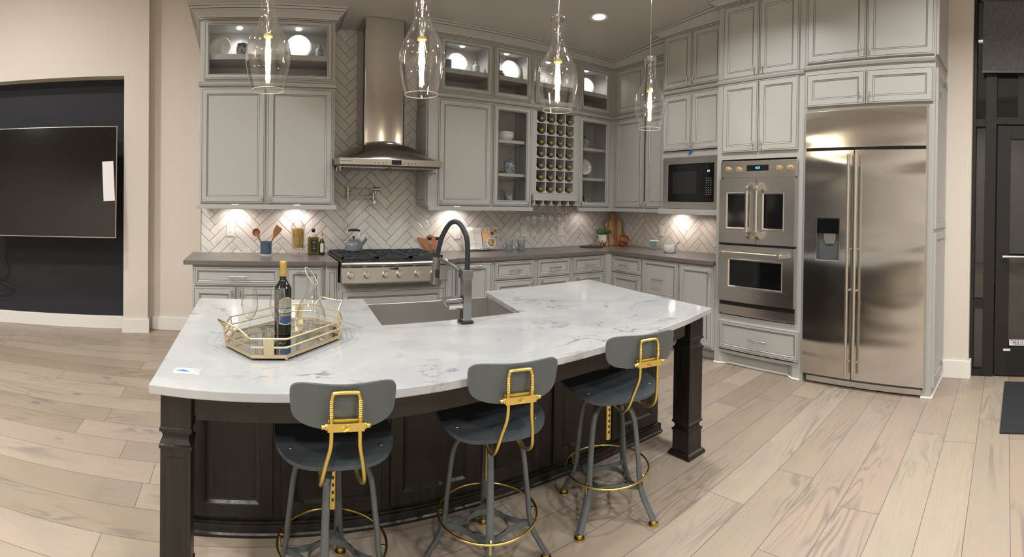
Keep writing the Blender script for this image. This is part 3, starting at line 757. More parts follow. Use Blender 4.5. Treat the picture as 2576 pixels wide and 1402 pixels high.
# ------------------------------------------------------------------ grey counters
tag(MB().prism([(-.575, YW - .004), (-.575, 3.985), (.595, 3.985), (.595, 3.935), (.697, 3.935), (.697, YW - .004)], .876, .914).build('countertop', QUARTZ, bevel=.003), 'grey quartz countertop left of the rangetop', 'countertop')
tag(MB().prism([(1.645, YW - .004), (1.645, 3.935), (1.75, 3.935), (1.75, 3.985), (3.565, 3.985), (3.565, 2.592), (XW - .004, 2.592), (XW - .004, YW - .004)], .876, .914).build('countertop', QUARTZ, bevel=.003), 'L-shaped grey quartz countertop right of the rangetop, turning the corner', 'countertop')
# under-cabinet lamps, plus added fill lamps that have no fixture
for (x, y, w) in ((-.17, 4.53, 4.6), (.40, 4.53, 4.8), (1.98, 4.53, 6.0), (3.62, 4.48, 1.6)):  # the last, by the corner, is an added fill lamp for the tile
    lamp(x, y, 1.352, w, 165, .02, (1, .84, .76))
lamp(4.08, 3.50, 1.352, 7.0, 165, .02, (1, .80, .70))
lamp(4.06, 3.13, 1.32, 1.6, 165, .02, (1, .80, .70))  # added fill lamp below the microwave, no fixture there
def ucp(x, y, lab):
    tag(MB().lathe([(1e-4, -.010), (.026, -.010), (.03, 0), (1e-4, 0)], (x, y, 1.374), 20).build('undercabinet_light', PUCK, smooth=40), lab, 'light')
ucp(-.17, 4.48, 'small round light under the left wall cabinet, above the outlet'); ucp(.40, 4.48, 'small round light under the left wall cabinet, above the pasta jar')
ucp(1.98, 4.48, 'small round light under the cabinet above the cookbook'); ucp(4.06, 3.50, 'small round light under the corner cabinet above the soap bottle')

# ================================================================== APPLIANCES
# --- range hood
hd = thing('range_hood', 'stainless chimney range hood with arched canopy over the rangetop', 'range hood', (1.185, YW - .002, 0))
b = MB(); n = 20; yc, yf = -.30, -.515; hw = .485
for i in range(n + 1):
    s = -1 + 2 * i / n; x = s * hw; arch = .185 * (1 - abs(s) ** 2.1)
    for (y, k) in ((yf, 0.), (yf + .012, .16), (-.44, .52), (-.38, .82), (yc, 1.), (-.01, 1.)): b.v.append((x, y, 1.782 + arch * k))
for i in range(n):
    for j in range(5): b.f.append((i * 6 + j, (i + 1) * 6 + j, (i + 1) * 6 + j + 1, i * 6 + j + 1)); b.mi.append(0)
b.f += [tuple(range(6)), tuple(range(n * 6, n * 6 + 6))[::-1]]; b.mi += [0, 0]
b.build('canopy', HOODM, hd, 50)
b = MB(); b.prism([(-hw, 0), (-hw, yf + .03), (-hw + .03, yf - .008), (hw - .005, yf - .008), (hw, yf), (hw, 0)], 1.727, 1.785)
b.build('lip', STEELX, hd, bevel=.003)
b = MB(); b.box(-hw + .02, hw - .02, yf + .02, -.02, 1.715, 1.727)
b.build('underside', GREYM, hd)
for a in (-.46, .01):
    b = MB(); b.box(a, a + .45, yf + .05, -.06, 1.709, 1.715); [b.box(a + .02 + k * .035, a + .035 + k * .035, yf + .06, -.07, 1.706, 1.709) for k in range(12)]
    b.build('baffle_filter', STEELX, hd)
b = MB(); q = [(-.205, 0), (-.205, -.262), (-.198, -.285), (-.18, -.30), (.173, -.30), (.19, -.285), (.197, -.262), (.197, 0)]
b.prism(q, 1.86, ceilz(4.33) - .004); b.build('chimney', CHIMM, hd, 40)
b = MB(); b.box(.005, .095, yf - .0095, yf - .008, 1.735, 1.776); b.build('display', SCREEN, hd)
for k in range(4): MB().lathe([(.0045, 0), (.0045, .003)], (-.14 + k * .033, yf - .008, 1.748), 12, 0, Matrix.Rotation(R(90), 4, 'X')).build('button', BLACK, hd)
for k in range(4): MB().lathe([(.0045, 0), (.0045, .003)], (.125 + k * .033, yf - .008, 1.748), 12, 0, Matrix.Rotation(R(90), 4, 'X')).build('button', BLACK, hd)
letters('lettering', 'MONOGRAM', .014, lambda u, v: (-.40 + u, yf - .0095, 1.757 + v), BLACK, hd, 1.3)
for sx in (-1, 1):
    x = sx * .445; MB().tube([(x, yf + .03, 1.715), (x, yf + .03, 1.675), (x, yf + .20, 1.675), (x, yf + .20, 1.715)], .005, 8).build('utensil_rail', NICKEL, hd, 40)

# --- rangetop
rg = thing('rangetop', 'stainless gas rangetop with six burners, black grates and front knobs', 'stove', (1.17, YW - .006, 0))
b = MB(); b.prism_x([(-.02, .755), (-.72, .755), (-.755, .735), (-.768, .745), (-.745, .872), (-.775, .885), (-.782, .90), (-.776, .914), (-.735, .922), (-.02, .922)], -.46, .46)
b.build('body', STEELX, rg, bevel=.003)
MB().box(-.44, .44, -.70, -.05, .9225, .926).build('burner_pan', BLACK, rg)
MB().box(-.46, .46, -.045, -.005, .922, .945).build('back_guard', STEELX, rg, bevel=.003)
for k in range(3):
    x0 = -.445 + k * .297; x1 = x0 + .29; b = MB(); z0, z1 = .936, .952
    for a, c, e, f in ((x0, x1, -.70, -.684), (x0, x1, -.078, -.062), (x0, x0 + .014, -.70, -.062), (x1 - .014, x1, -.70, -.062), (x0, x1, -.388, -.374)): b.box(a, c, e, f, z0, z1)
    for yc_ in (-.54, -.225):
        xm = (x0 + x1) / 2
        for i in range(8):
            a = 2 * pi * i / 8 + .39; b.tube([(xm + .045 * cos(a), yc_ + .045 * sin(a), z1 - .006), (xm + min(.136, .16) * cos(a), yc_ + .148 * sin(a), z1 - .006)], .0065, 6)
    for a in (x0 + .007, x1 - .007):
        for c in (-.69, -.07): b.box(a - .006, a + .006, c - .006, c + .006, .926, .938)
    b.build('grate', IRON, rg)
    for yc_ in (-.54, -.225): MB().lathe([(.048, .926), (.048, .933), (.036, .935), (.036, .944), (.028, .947), (1e-4, .947)], ((x0 + x1) / 2, yc_, 0), 24).build('burner', IRON, rg, 40)
def knob(par, x, y, z, tilt, r=.026, mat=NICKEL, M0=None):
    M = M0 or (Matrix.Rotation(R(90 - tilt), 4, 'X'))
    b = MB(); b.lathe([(r * 1.18, 0), (r * 1.18, .006), (r, .010), (r * .95, .034), (r * .86, .038), (1e-4, .039)], (x, y, z), 24, 0, M)
    q = [M @ Vector(p) for p in ((-.005, -r * .95, .037), (.005, -r * .95, .037), (.005, r * .95, .037), (-.005, r * .95, .037), (-.004, -r * .9, .048), (.004, -r * .9, .048), (.004, r * .9, .048), (-.004, r * .9, .048))]
    b.add([(p.x + x, p.y + y, p.z + z) for p in q], [(0, 1, 2, 3), (4, 5, 6, 7), (0, 1, 5, 4), (1, 2, 6, 5), (2, 3, 7, 6), (3, 0, 4, 7)])
    return b.build('knob', mat, par, 40)
for x in (-.382, -.248, -.090, .030, .190, .335): knob(rg, x, -.757, .81, 8)
MB().box(-.055, .022, -.7535, -.749, .848, .866).build('badge', CHROME, rg)
letters('lettering', 'MONOGRAM', .010, lambda u, v: (-.0165 + u, -.7542, .857 + v), BLACK, rg, 1.3)

# --- pot filler
pf = thing('pot_filler', 'brushed nickel folding pot filler tap on the tile above the rangetop', 'tap', (1.15, YW - .001, 0))
b = MB(); b.lathe([(.032, 0), (.032, .006), (.028, .012), (.016, .014), (.016, .05), (.022, .05), (.022, .075), (.018, .08), (1e-4, .08)], (0, 0, 1.405), 24, 0, Matrix.Rotation(R(90), 4, 'X'))
b.cyl((-.02, -.065, 1.405), (-.075, -.065, 1.403), .006); b.build('valve', NICKEL, pf, 40)
b = MB(); b.cyl((-.005, -.055, 1.42), (-.005, -.055, 1.49), .013); b.tube([(-.01, -.06, 1.462), (-.255, -.075, 1.462)], .0085); b.build('inner_arm', NICKEL, pf, 40)
MB().cyl((-.26, -.076, 1.435), (-.26, -.076, 1.545), .0135).build('joint', NICKEL, pf, 40)
b = MB(); b.tube([(-.255, -.078, 1.528), (-.06, -.10, 1.528), (.0, -.105, 1.53)], .0085); b.cyl((-.02, -.103, 1.530), (.045, -.108, 1.530), .019); b.cyl((.03, -.107, 1.53), (.03, -.107, 1.46), .0045); b.cyl((.002, -.105, 1.52), (.002, -.105, 1.49), .009)
b.build('outer_arm', NICKEL, pf, 40)

# --- double oven
ov = thing('double_oven', 'stainless double wall oven, french doors above a drop-down door', 'oven', (XO, 2.526, 0), R(-90))
WO = .757
b = MB(); b.box(0, WO, -.03, .0, 1.668, 1.812); b.box(.02, WO - .02, -.012, .3, .46, 1.80)
b.build('body', STEELY, ov, bevel=.003)
def odoor(x0, x1, z0, z1, wx0, wx1, wz0, wz1, nm='door'):
    b = MB(); f = -.045
    b.box(x0, wx0, f, -.013, z0, z1); b.box(wx1, x1, f, -.013, z0, z1); b.box(wx0, wx1, f, -.013, z0, wz0); b.box(wx0, wx1, f, -.013, wz1, z1)
    o = b.build(nm, STEELY, ov)
    c = MB().rings(wx0 - .006, wx1 + .006, wz0 - .006, wz1 + .006, [(0, f - .0005, 0), (.003, f - .004, 0), (.008, f - .004, 0), (.019, f + .010, 0)]); c.build('window_bezel', CHAMP if 0 else NICKEL, o, fix=False)
    MB().box(wx0 + .008, wx1 - .008, f + .008, f + .014, wz0 + .008, wz1 - .008).build('window', SCREEN, o)
    return o
mid = .382
d1 = odoor(0, mid - .002, 1.095, 1.656, .076, mid - .062, 1.222, 1.532)
d2 = odoor(mid + .002, WO - .006, 1.095, 1.656, mid + .062, WO - .112, 1.222, 1.532)
d3 = odoor(0, WO - .006, .585, 1.075, .105, WO - .118, .712, .955)
MB().box(.0, WO, -.04, -.013, 1.077, 1.093).build('gap_seal', BLACK, ov)
MB().box(.01, WO - .005, -.030, -.013, .548, .583).build('vent', BLACK, ov)
MB().box(.0, WO, -.022, .0, .470, .546).build('lower_trim', STEELY, ov, bevel=.002)
def ohandle(d, P, ax):
    b = MB()
    if ax == 'v':
        x, z0, z1 = P
        b.cyl((x, -.115, z0 + .03), (x, -.115, z1 - .03), .0155, 16)
        for z, s in ((z0, 1), (z1, -1)):
            b.prism_x([(-.045, z - s * .0), (-.045, z + s * .055), (-.10, z + s * .075), (-.135, z + s * .07), (-.135, z + s * .045), (-.075, z)], x - .017, x + .017)
    else:
        x0, x1, z = P
        b.cyl((x0 + .03, -.115, z), (x1 - .03, -.115, z), .0155, 16)
        for x, s in ((x0, 1), (x1, -1)):
            b.prism([(x, -.045), (x + s * .055, -.045), (x + s * .075, -.10), (x + s * .07, -.135), (x + s * .045, -.135), (x, -.075)], z - .017, z + .017)
    b.build('handle', NICKEL, d, 40, bevel=.002)
ohandle(d1, (mid - .048, 1.14, 1.62), 'v'); ohandle(d2, (mid + .044, 1.14, 1.62), 'v'); ohandle(d3, (.035, WO - .05, 1.015), 'h')
MB().box(.275, .490, -.0315, -.029, 1.722, 1.772).build('display', SCREEN, ov)
letters('display', '6:25', .026, lambda u, v: (.385 + u, -.032, 1.748 + v), BLUE, ov)
for x, z in ((.082, 1.742), (.196, 1.738), (.592, 1.742), (.696, 1.742)): knob(ov, x, -.03, z, 0, .020, CHAMP)
for k in range(7): MB().lathe([(.004, 0), (.004, .003)], (.295 + k * .027, -.03, 1.707), 10, 0, Matrix.Rotation(R(90), 4, 'X')).build('button', CHAMP, ov)
MB().cyl((.508, -.03, 1.752), (.508, -.036, 1.752), .007).build('button', CHAMP, ov)
MB().box(.125, .21, -.0355, -.030, .735, .752).build('sticker', PAPER, d3)
MB().box(.36, .43, -.0475, -.045, .640, .655).build('badge', NICKEL, d3)

# --- fridge
fg = thing('fridge', 'tall stainless side-by-side built-in fridge with water dispenser', 'fridge', (XO, 1.694, 0), R(-90))
WF = .985; f = -.03
MB().box(.012, WF - .008, .0, .50, .06, 2.17).build('body', GREYM, fg)
def fr_panel(x0, x1, z0, z1, nm, hole=None):
    b = MB()
    if hole:
        a, c, e, g_ = hole
        b.box(x0, a, f, 0, z0, z1); b.box(c, x1, f, 0, z0, z1); b.box(a, c, f, 0, z0, e); b.box(a, c, f, 0, g_, z1)
    else: b.box(x0, x1, f, 0, z0, z1)
    return b.build(nm, FRIDGE, fg, bevel=0 if hole else .002)
fr_panel(0, WF, 1.892, 2.185, 'top_grille')
fd1 = fr_panel(0, .415, .085, 1.868, 'door', (.108, .305, 1.0, 1.335)); fd2 = fr_panel(.423, WF, .085, 1.868, 'door')
MB().box(-.008, .0, -.012, 0, .085, 2.195).build('frame_trim', NICKEL, fg); MB().box(WF, WF + .012, -.03, 0, .06, 2.20).build('frame_trim', NICKEL, fg)
MB().box(0, WF + .012, -.02, 0, 2.187, 2.20).build('frame_trim', NICKEL, fg)
MB().box(0, WF, -.01, .02, 1.868, 1.892).build('hinge_gap', BLACK, fg)
MB().box(.02, WF - .01, .01, .03, .015, .083).build('kick_grille', STEELY, fg)
for x, d in ((.392, fd1), (.452, fd2)):
    b = MB(); b.cyl((x, f - .055, .125), (x, f - .055, 1.83), .0125, 16)
    for z in (.22, .78, 1.10, 1.75): b.cyl((x, f - .055, z), (x, f, z), .008)
    b.build('handle', NICKEL, d, 40)
b = MB(); a, c, e, g_ = .108, .305, 1.0, 1.335
b.box(a, c, .06, .07, e, g_); b.box(a, a + .004, f, .06, e, g_); b.box(c - .004, c, f, .06, e, g_); b.box(a, c, f, .06, e, e + .005); b.box(a, c, f, .06, g_ - .004, g_)
o = b.build('dispenser', STEELY, fg)
MB().box(a + .005, c - .005, f + .002, .03, 1.215, g_ - .005).build('control_panel', SCREEN, o)
b = MB(); b.prism_y([(.165, 1.215), (.165, 1.17), (.18, 1.13), (.25, 1.13), (.265, 1.17), (.265, 1.215)], -.012, .03); b.build('chute', NICKEL, o, bevel=.003)
b = MB().rings(a - .005, c + .005, e - .005, g_ + .005, [(0, f, 0), (.001, f - .003, 0), (.007, f - .003, 0), (.009, f + .002, 0)]); b.build('bezel', CHROME, o, fix=False)
letters('lettering', 'MONOGRAM', .016, lambda u, v: (.90 + u, f - .0012, 1.925 + v), flat('etched lettering', (.42, .40, .38), .4, 1), fg, 1.2)

# ================================================================== ISLAND
ZI = .83
base_o = thing('kitchen_island', 'dark espresso kitchen island with panelled front and two square turned legs', 'island', (0, 0, 0))
IB = [ESPR, flat('espresso groove', (.004, .003, .003), .5)]
b = MB(); b.box(-.27, 2.255, 2.045, 2.215, .05, .798); b.box(-.27, .595, 2.215, 2.80, .05, .798); b.box(1.480, 2.30, 2.215, 2.86, .05, .798); b.box(.595, 1.480, 2.215, 2.78, .05, .48)
b.build('cabinet_body', IB, base_o)
b = MB()
b.prism_x([(2.045, 0), (2.015, 0), (2.012, .012), (2.018, .02), (2.030, .026), (2.034, .055), (2.045, .06)], -.285, 2.262)
b.prism_y([(2.255, 0), (2.275, 0), (2.277, .014), (2.262, .022), (2.258, .06), (2.255, .06)], 2.02, 2.86)
b.box(-.285, 2.255, 2.02, 2.80, 0, .05); b.build('base_moulding', IB, base_o, bevel=.002)
for (x0, x1) in ((-.255, .092), (.125, .56), (.60, 1.02), (1.055, 1.42), (1.455, 1.83), (1.86, 2.235)):
    MB().rings(x0, x1, .075, .785, [(0, 2.045, 0), (0, 2.033, 0), (.003, 2.030, 0), (.055, 2.030, 1), (.059, 2.032, 0), (.070, 2.040, 0), (.074, 2.040, 1), (.077, 2.041, 0)], fill=0).build('front_panel', IB, base_o, fix=False)
MB().rings(-.78, -.06, .075, .785, [(0, 0, 0), (0, -.012, 0), (.003, -.015, 0), (.07, -.015, 1), (.074, -.013, 0), (.085, -.006, 0)], fill=0).build('end_panel', IB, base_o, fix=False, rz=R(90), loc=(2.256, 2.10 + .74, 0))
# curved apron under the overhang
front = [(-.322, 1.491), (-.19, 1.474), (-.04, 1.463), (.128, 1.456), (.30, 1.445), (.436, 1.440), (.60, 1.448), (.75, 1.462), (.90, 1.474), (1.05, 1.486), (1.28, 1.501), (1.50, 1.513), (1.70, 1.532), (1.95, 1.575), (2.259, 1.647)]
def fy(x, d=0):
    for (a, c), (e, g_) in zip(front, front[1:]):
        if x <= e: return c + (g_ - c) * (x - a) / (e - a) + d
    return front[-1][1] + d
xs = [-.18 + k * .155 for k in range(15)] + [2.07]
b = MB()
for i in range(len(xs) - 1):
    x0, x1 = xs[i], xs[i + 1]
    b.add([(x0, fy(x0, .085), .70), (x1, fy(x1, .085), .70), (x1, fy(x1, .11), .70), (x0, fy(x0, .11), .70), (x0, fy(x0, .085), .799), (x1, fy(x1, .085), .799), (x1, fy(x1, .11), .799), (x0, fy(x0, .11), .799)],
          [(0, 1, 5, 4), (3, 7, 6, 2), (0, 3, 2, 1), (4, 5, 6, 7)] + ([(0, 4, 7, 3)] if i == 0 else []) + ([(1, 2, 6, 5)] if i == len(xs) - 2 else []))
b.build('apron', ESPR, base_o)
MB().box(2.16, 2.19, 1.82, 2.045, .70, .799).build('apron', ESPR, base_o); MB().box(-.27, -.24, 1.68, 2.045, .70, .799).build('apron', ESPR, base_o)
def leg(x, y, w):
    b = MB(); h = w / 2
    pr = [(h * 1.32, 0), (h * 1.32, .012), (h * 1.22, .022), (h * 1.05, .030), (h, .034), (h, .135), (h * 1.08, .137), (h * 1.08, .148), (h * .98, .150), (h * .86, .160), (h * .86, .168), (h * .98, .182), (h * 1.08, .184), (h * 1.08, .192), (h, .196),
          (h, .60), (h * 1.08, .602), (h * 1.08, .613), (h * .98, .616), (h * .84, .632), (h * .84, .640), (h * .96, .655), (h * 1.06, .657), (h * 1.06, .668), (h, .671), (h, .799)]
    for r, z in pr: b.v += [(x - r, y - r, z), (x + r, y - r, z), (x + r, y + r, z), (x - r, y + r, z)]
    for i in range(len(pr) - 1):
        for k in range(4): b.f.append((i * 4 + k, i * 4 + (k + 1) % 4, i * 4 + 4 + (k + 1) % 4, i * 4 + 4 + k)); b.mi.append(0)
    b.f += [(3, 2, 1, 0), tuple(range(len(pr) * 4 - 4, len(pr) * 4))]; b.mi += [0, 0]
    for k in range(4):
        M = Matrix.Translation((x, y, 0)) @ Matrix.Rotation(R(90 * k), 4, 'Z')
        c = MB().rings(-h + .014, h - .014, .225, .575, [(0, -h - .0005, 1), (.003, -h - .0005, 0), (.009, -h + .0, 0)])
        b.add([tuple(M @ Vector(v)) for v in c.v], c.f, c.mi)
    b.build('leg', IB, base_o, fix=False)
leg(-.245, 1.60, .100); leg(2.175, 1.745, .116)
# slab
slab = front + [(2.411, 2.926), (1.473, 2.850), (1.36, 2.222), (.602, 2.205), (.653, 2.832), (-.312, 2.868)]
tag(MB().prism(slab, .80, ZI).build('marble_slab', MARBLE, bevel=.003), 'white grey-veined stone island top with a bowed front edge', 'countertop')
# sink
sk = thing('sink', 'stainless apron-front sink set in the island', 'sink', (0, 0, 0))
b = MB(); b.box(.60, 1.475, 2.80, 2.822, .49, .803); b.box(.60, .612, 2.24, 2.80, .50, .799); b.box(1.463, 1.475, 2.24, 2.80, .50, .799); b.box(.60, 1.475, 2.225, 2.24, .50, .799); b.box(.60, 1.475, 2.225, 2.80, .49, .50)
b.build('basin', SINKM, sk, bevel=.003)
MB().lathe([(.045, .501), (.04, .503), (.02, .5015), (1e-4, .501)], (1.03, 2.5, 0), 24).build('drain', CHROME, sk, 40)
# faucet
fc = thing('kitchen_faucet', 'gunmetal kitchen faucet with black spring arch hose and square column', 'faucet', (.995, 2.13, ZI))
MB().box(-.030, .030, -.030, .030, 0, .014).build('base', BLACK, fc, bevel=.002)
MB().box(-.022, .022, -.022, .022, .014, .215).build('column', FAUCET, fc, bevel=.002)
MB().box(-.028, .026, -.026, .026, .215, .258).build('collar', FAUCET, fc, bevel=.002)
b = MB(); b.tube([(-.005, .0, .238), (-.03, .055, .262), (-.082, .165, .300)], [.019, .018, .015], 4, rz=.009); b.build('arm', FAUCET, fc, bevel=.002)
b = MB(); b.tube(spline([(.006, 0, .25), (.006, 0, .36), (.0, .01, .425), (-.020, .048, .480), (-.046, .092, .478), (-.069, .135, .415), (-.079, .16, .35), (-.084, .172, .29)], 8), .0125, 14); b.build('hose', RUBBER, fc, 60)
b = MB(); b.tube([(-.084, .172, .302), (-.092, .177, .165)], [.022, .028], 4, rz=None); b.build('spray_head', FAUCET, fc, bevel=.003)
MB().box(-.096, -.080, .146, .156, .20, .24).build('spray_button', BLACK, fc)
b = MB(); b.cyl((-.02, 0, .085), (-.085, .01, .085), .016, 18); b.build('mixer_body', CHROME, fc, 40)
b = MB(); b.prism_y([(-.12, .112), (-.115, .125), (-.03, .128), (-.03, .112)], -.03, .04); b.tube([(-.115, .0, .115), (-.095, .0, .088)], .008, 8); b.build('lever', FAUCET, fc, bevel=.002)

# ================================================================== STOOLS
def stool(label, loc, phi, leg_phi):
    t = thing('bar_stool', label, 'stool', loc, R(phi), 'grey and gold bar stools at the island')
    # seat: saddle sheet with rounded corners
    b = MB(); nu, nv = 22, 18; hwx, hwy = .205, .185; th = .013
    def sp(u, v, dz):
        e = 3.6; k = max(abs(u), abs(v)) or 1; L = (abs(u) ** e + abs(v) ** e) ** (1 / e); s = k / L if L > 0 else 1
        x, y = u * s * hwx, v * s * hwy
        z = .605 - .010 * (1 - (x / hwx) ** 2) * (1 - (y / hwy) ** 2) - .030 * max(0, (-y / hwy - .45)) ** 2 / .3 - .020 * max(0, y / hwy - .4) ** 2 / .36
        return (x * (1.0 + .04 * y / hwy), y, z + dz)
    for dz in (0, -th):
        for i in range(nu + 1):
            for j in range(nv + 1): b.v.append(sp(-1 + 2 * i / nu, -1 + 2 * j / nv, dz))
    N = (nu + 1) * (nv + 1)
    for i in range(nu):
        for j in range(nv):
            a = i * (nv + 1) + j; q = (a, a + nv + 1, a + nv + 2, a + 1); b.f += [q, tuple(v + N for v in q[::-1])]; b.mi += [0, 0]
    rim = [i * (nv + 1) for i in range(nu + 1)] + [nu * (nv + 1) + j for j in range(1, nv + 1)] + [i * (nv + 1) + nv for i in range(nu - 1, -1, -1)] + [j for j in range(nv - 1, 0, -1)]
    for a, c in zip(rim, rim[1:] + rim[:1]): b.f.append((a, c, c + N, a + N)); b.mi.append(0)
    b.build('seat', GREY, t, 50)
    for sx in (-1, 1):
        for y in (-.115, .105): MB().ball((sx * .150, y, sp(sx * .73, y / hwy, 0)[2] + .001), .007, 10, sz=.45).build('seat_bolt', GOLD, t, 60)
    # backrest: bent panel
    b = MB(); nu, nv = 20, 10; hx, hz = .155, .067
    def bp(u, v, dy):
        e = 4.5; k = max(abs(u), abs(v)) or 1; L = (abs(u) ** e + abs(v) ** e) ** (1 / e); s = k / L if L > 0 else 1
        x, z = u * s * hx, v * s * hz
        return (x * (1 + .03 * v), -.298 - .050 * (1 - (x / hx) ** 2) - .020 * (z / hz) * .5 + dy, .829 + z + .004 * (x / hx) ** 2)
    for dy in (0, .011):
        for i in range(nu + 1):
            for j in range(nv + 1): b.v.append(bp(-1 + 2 * i / nu, -1 + 2 * j / nv, dy))
    N = (nu + 1) * (nv + 1)
    for i in range(nu):
        for j in range(nv):
            a = i * (nv + 1) + j; q = (a, a + 1, a + nv + 2, a + nv + 1); b.f += [q, tuple(v + N for v in q[::-1])]; b.mi += [0, 0]
    rim = [i * (nv + 1) for i in range(nu + 1)] + [nu * (nv + 1) + j for j in range(1, nv + 1)] + [i * (nv + 1) + nv for i in range(nu - 1, -1, -1)] + [j for j in range(nv - 1, 0, -1)]
    for a, c in zip(rim, rim[1:] + rim[:1]): b.f.append((a, c, c + N, a + N)); b.mi.append(0)
    b.build('backrest', GREYM, t, 50)
    # gold yoke: hoop + two rods that curl under the seat
    yb = -.366
    hoop = spline([(-.040, yb, .797), (-.040, yb, .852), (-.037, yb, .872), (-.028, yb, .879), (.028, yb, .879), (.037, yb, .872), (.040, yb, .852), (.040, yb, .797)], 4)
    b = MB(); b.tube(hoop, .0058, 10)
    for s in (-1, 1):
        for k in range(9): b.lathe([(.0058, 0), (.0072, .0015), (.0058, .003)], (s * .040, yb, .812 + k * .0055), 10)
    o = b.build('hoop', GOLD, t, 60)
    for s in (-1, 1):
        b = MB(); b.tube(spline([(s * .040, yb, .797), (s * .041, yb + .004, .73), (s * .052, yb + .024, .67), (s * .061, yb + .048, .612), (s * .063, yb + .078, .580), (s * .061, -.252, .564), (s * .058, -.20, .557), (s * .058, -.14, .563), (s * .058, -.02, .568)], 6), .0062, 10)
        b.build('back_rod', GOLD, t, 60)
    b = MB(); b.box(-.052, .052, yb - .011, yb + .011, .774, .798); b.box(-.050, .050, yb + .008, yb + .022, .770, .802)
    b.cyl((-.058, yb, .786), (.058, yb, .786), .010, 14)
    o = b.build('back_clamp', GOLD, t, bevel=.002)
    b = MB(); b.cyl((0, yb - .012, .785), (0, yb - .022, .785), .005); b.tube([(-.008, yb - .022, .781), (.008, yb - .024, .789)], .0025, 6); b.build('thumb_screw', GOLD, o, 40)
    for s in (-1, 1): MB().cyl((s * .058, yb, .786), (s * .068, yb, .786), .007, 12).build('clamp_nut', GOLD, o, 40)
    # gold plate and screw post, sleeve
    MB().box(-.075, .075, -.075, .075, .574, .582).build('seat_plate', GOLD, t, bevel=.002)
    b = MB(); b.cyl((0, 0, .33), (0, 0, .575), .0145, 18)
    for k in range(7): b.box(-.004, .004, -.0160, -.012, .36 + k * .026, .370 + k * .026, 1)
    b.build('screw_post', [GOLD, BLACK], t, 40)
    b = MB(); b.lathe([(.026, .49), (.022, .50), (.030, .510), (.030, .536), (.022, .545), (.018, .572), (1e-4, .572)], seg=20); b.build('hub', GREYM, t, 40)
    b = MB(); b.cyl((0, 0, .50), (.06, -.02, .487), .005); b.build('lock_lever', GREYM, t, 40)
    lr = R(leg_phi - phi)
    ring_r = .193; zr = .205
    for k in range(4):
        a = lr + k * pi / 2; ca, sa = cos(a), sin(a)
        pts = [(.012, .522), (.055, .520), (.100, .503), (.130, .462), (.143, .400), (.152, .32), (.160, .25), (.165, .190), (.180, .125), (.205, .075), (.237, .022)]
        P = spline([(r * ca, r * sa, z) for r, z in pts], 5)
        rr = [.0135 if i < len(P) * .45 else .0135 + .004 * min(1, (i / len(P) - .45) * 3) for i in range(len(P))]
        b = MB(); b.tube(P, rr, 12, rz=.0105); lg = b.build('leg', GREYM, t, 60)
        MB().lathe([(.020, 0), (.023, .003), (.022, .007), (.012, .010), (.012, .016), (.009, .022), (1e-4, .024)], (.236 * ca, .236 * sa, 0), 20).build('foot', GOLD, lg, 40)
        b = MB(); q = [(ring_r, .205), (ring_r - .012, .212), (.166, .206), (.172, .155), (.186, .165), (ring_r - .004, .200)]
        b.tube([(r * ca, r * sa, z) for r, z in q], .0045, 8, rz=.002); b.build('ring_bracket', GOLD, lg, 40)
    b = MB(); b.tube([(ring_r * cos(2 * pi * k / 48), ring_r * sin(2 * pi * k / 48), zr) for k in range(48)], .0048, 8, closed=True); b.build('foot_ring', GOLD, t, 60)
    # lower spreader: flat centre hoop and four inward-bowed straps
    b = MB()
    def strap(pts, h=.011, w=.0022):
        vs = []; n = len(pts)
        for i, (x, y) in enumerate(pts):
            a = pts[(i - 1) % n] if i else pts[0]; c = pts[min(n - 1, i + 1)]; tx, ty = c[0] - a[0], c[1] - a[1]; L = hypot(tx, ty) or 1; nx, ny = -ty / L * w, tx / L * w
            vs += [(x - nx, y - ny, .150 - h), (x + nx, y + ny, .150 - h), (x + nx, y + ny, .150 + h), (x - nx, y - ny, .150 + h)]
        b.add(vs, [(i * 4 + k, i * 4 + (k + 1) % 4, i * 4 + 4 + (k + 1) % 4, i * 4 + 4 + k) for i in range(n - 1) for k in range(4)])
    strap([(.082 * cos(2 * pi * k / 28), .082 * sin(2 * pi * k / 28)) for k in range(29)])
    for k in range(4):
        a0 = lr + k * pi / 2; pts = []
        for i in range(13):
            s = i / 12; p0 = Vector((.165 * cos(a0), .165 * sin(a0))); p2 = Vector((.165 * cos(a0 + pi / 2), .165 * sin(a0 + pi / 2))); p1 = Vector((.048 * cos(a0 + pi / 4), .048 * sin(a0 + pi / 4)))
            q = p0 * (1 - s) ** 2 + p1 * 2 * s * (1 - s) + p2 * s * s; pts.append((q.x, q.y))
        strap(pts)
    b.build('spreader', GREYM, t, 40)
    return t
s1 = stool('leftmost grey bar stool with gold back hoop, nearest the thick island leg', (.285, 1.685, 0), -4, 72)
s2 = stool('middle grey bar stool with gold back hoop, between the two others', (.890, 1.68, 0), -12, 66)
s3 = stool('rightmost grey bar stool with gold back hoop, nearest the far island leg', (1.505, 1.675, 0), -16, 20)

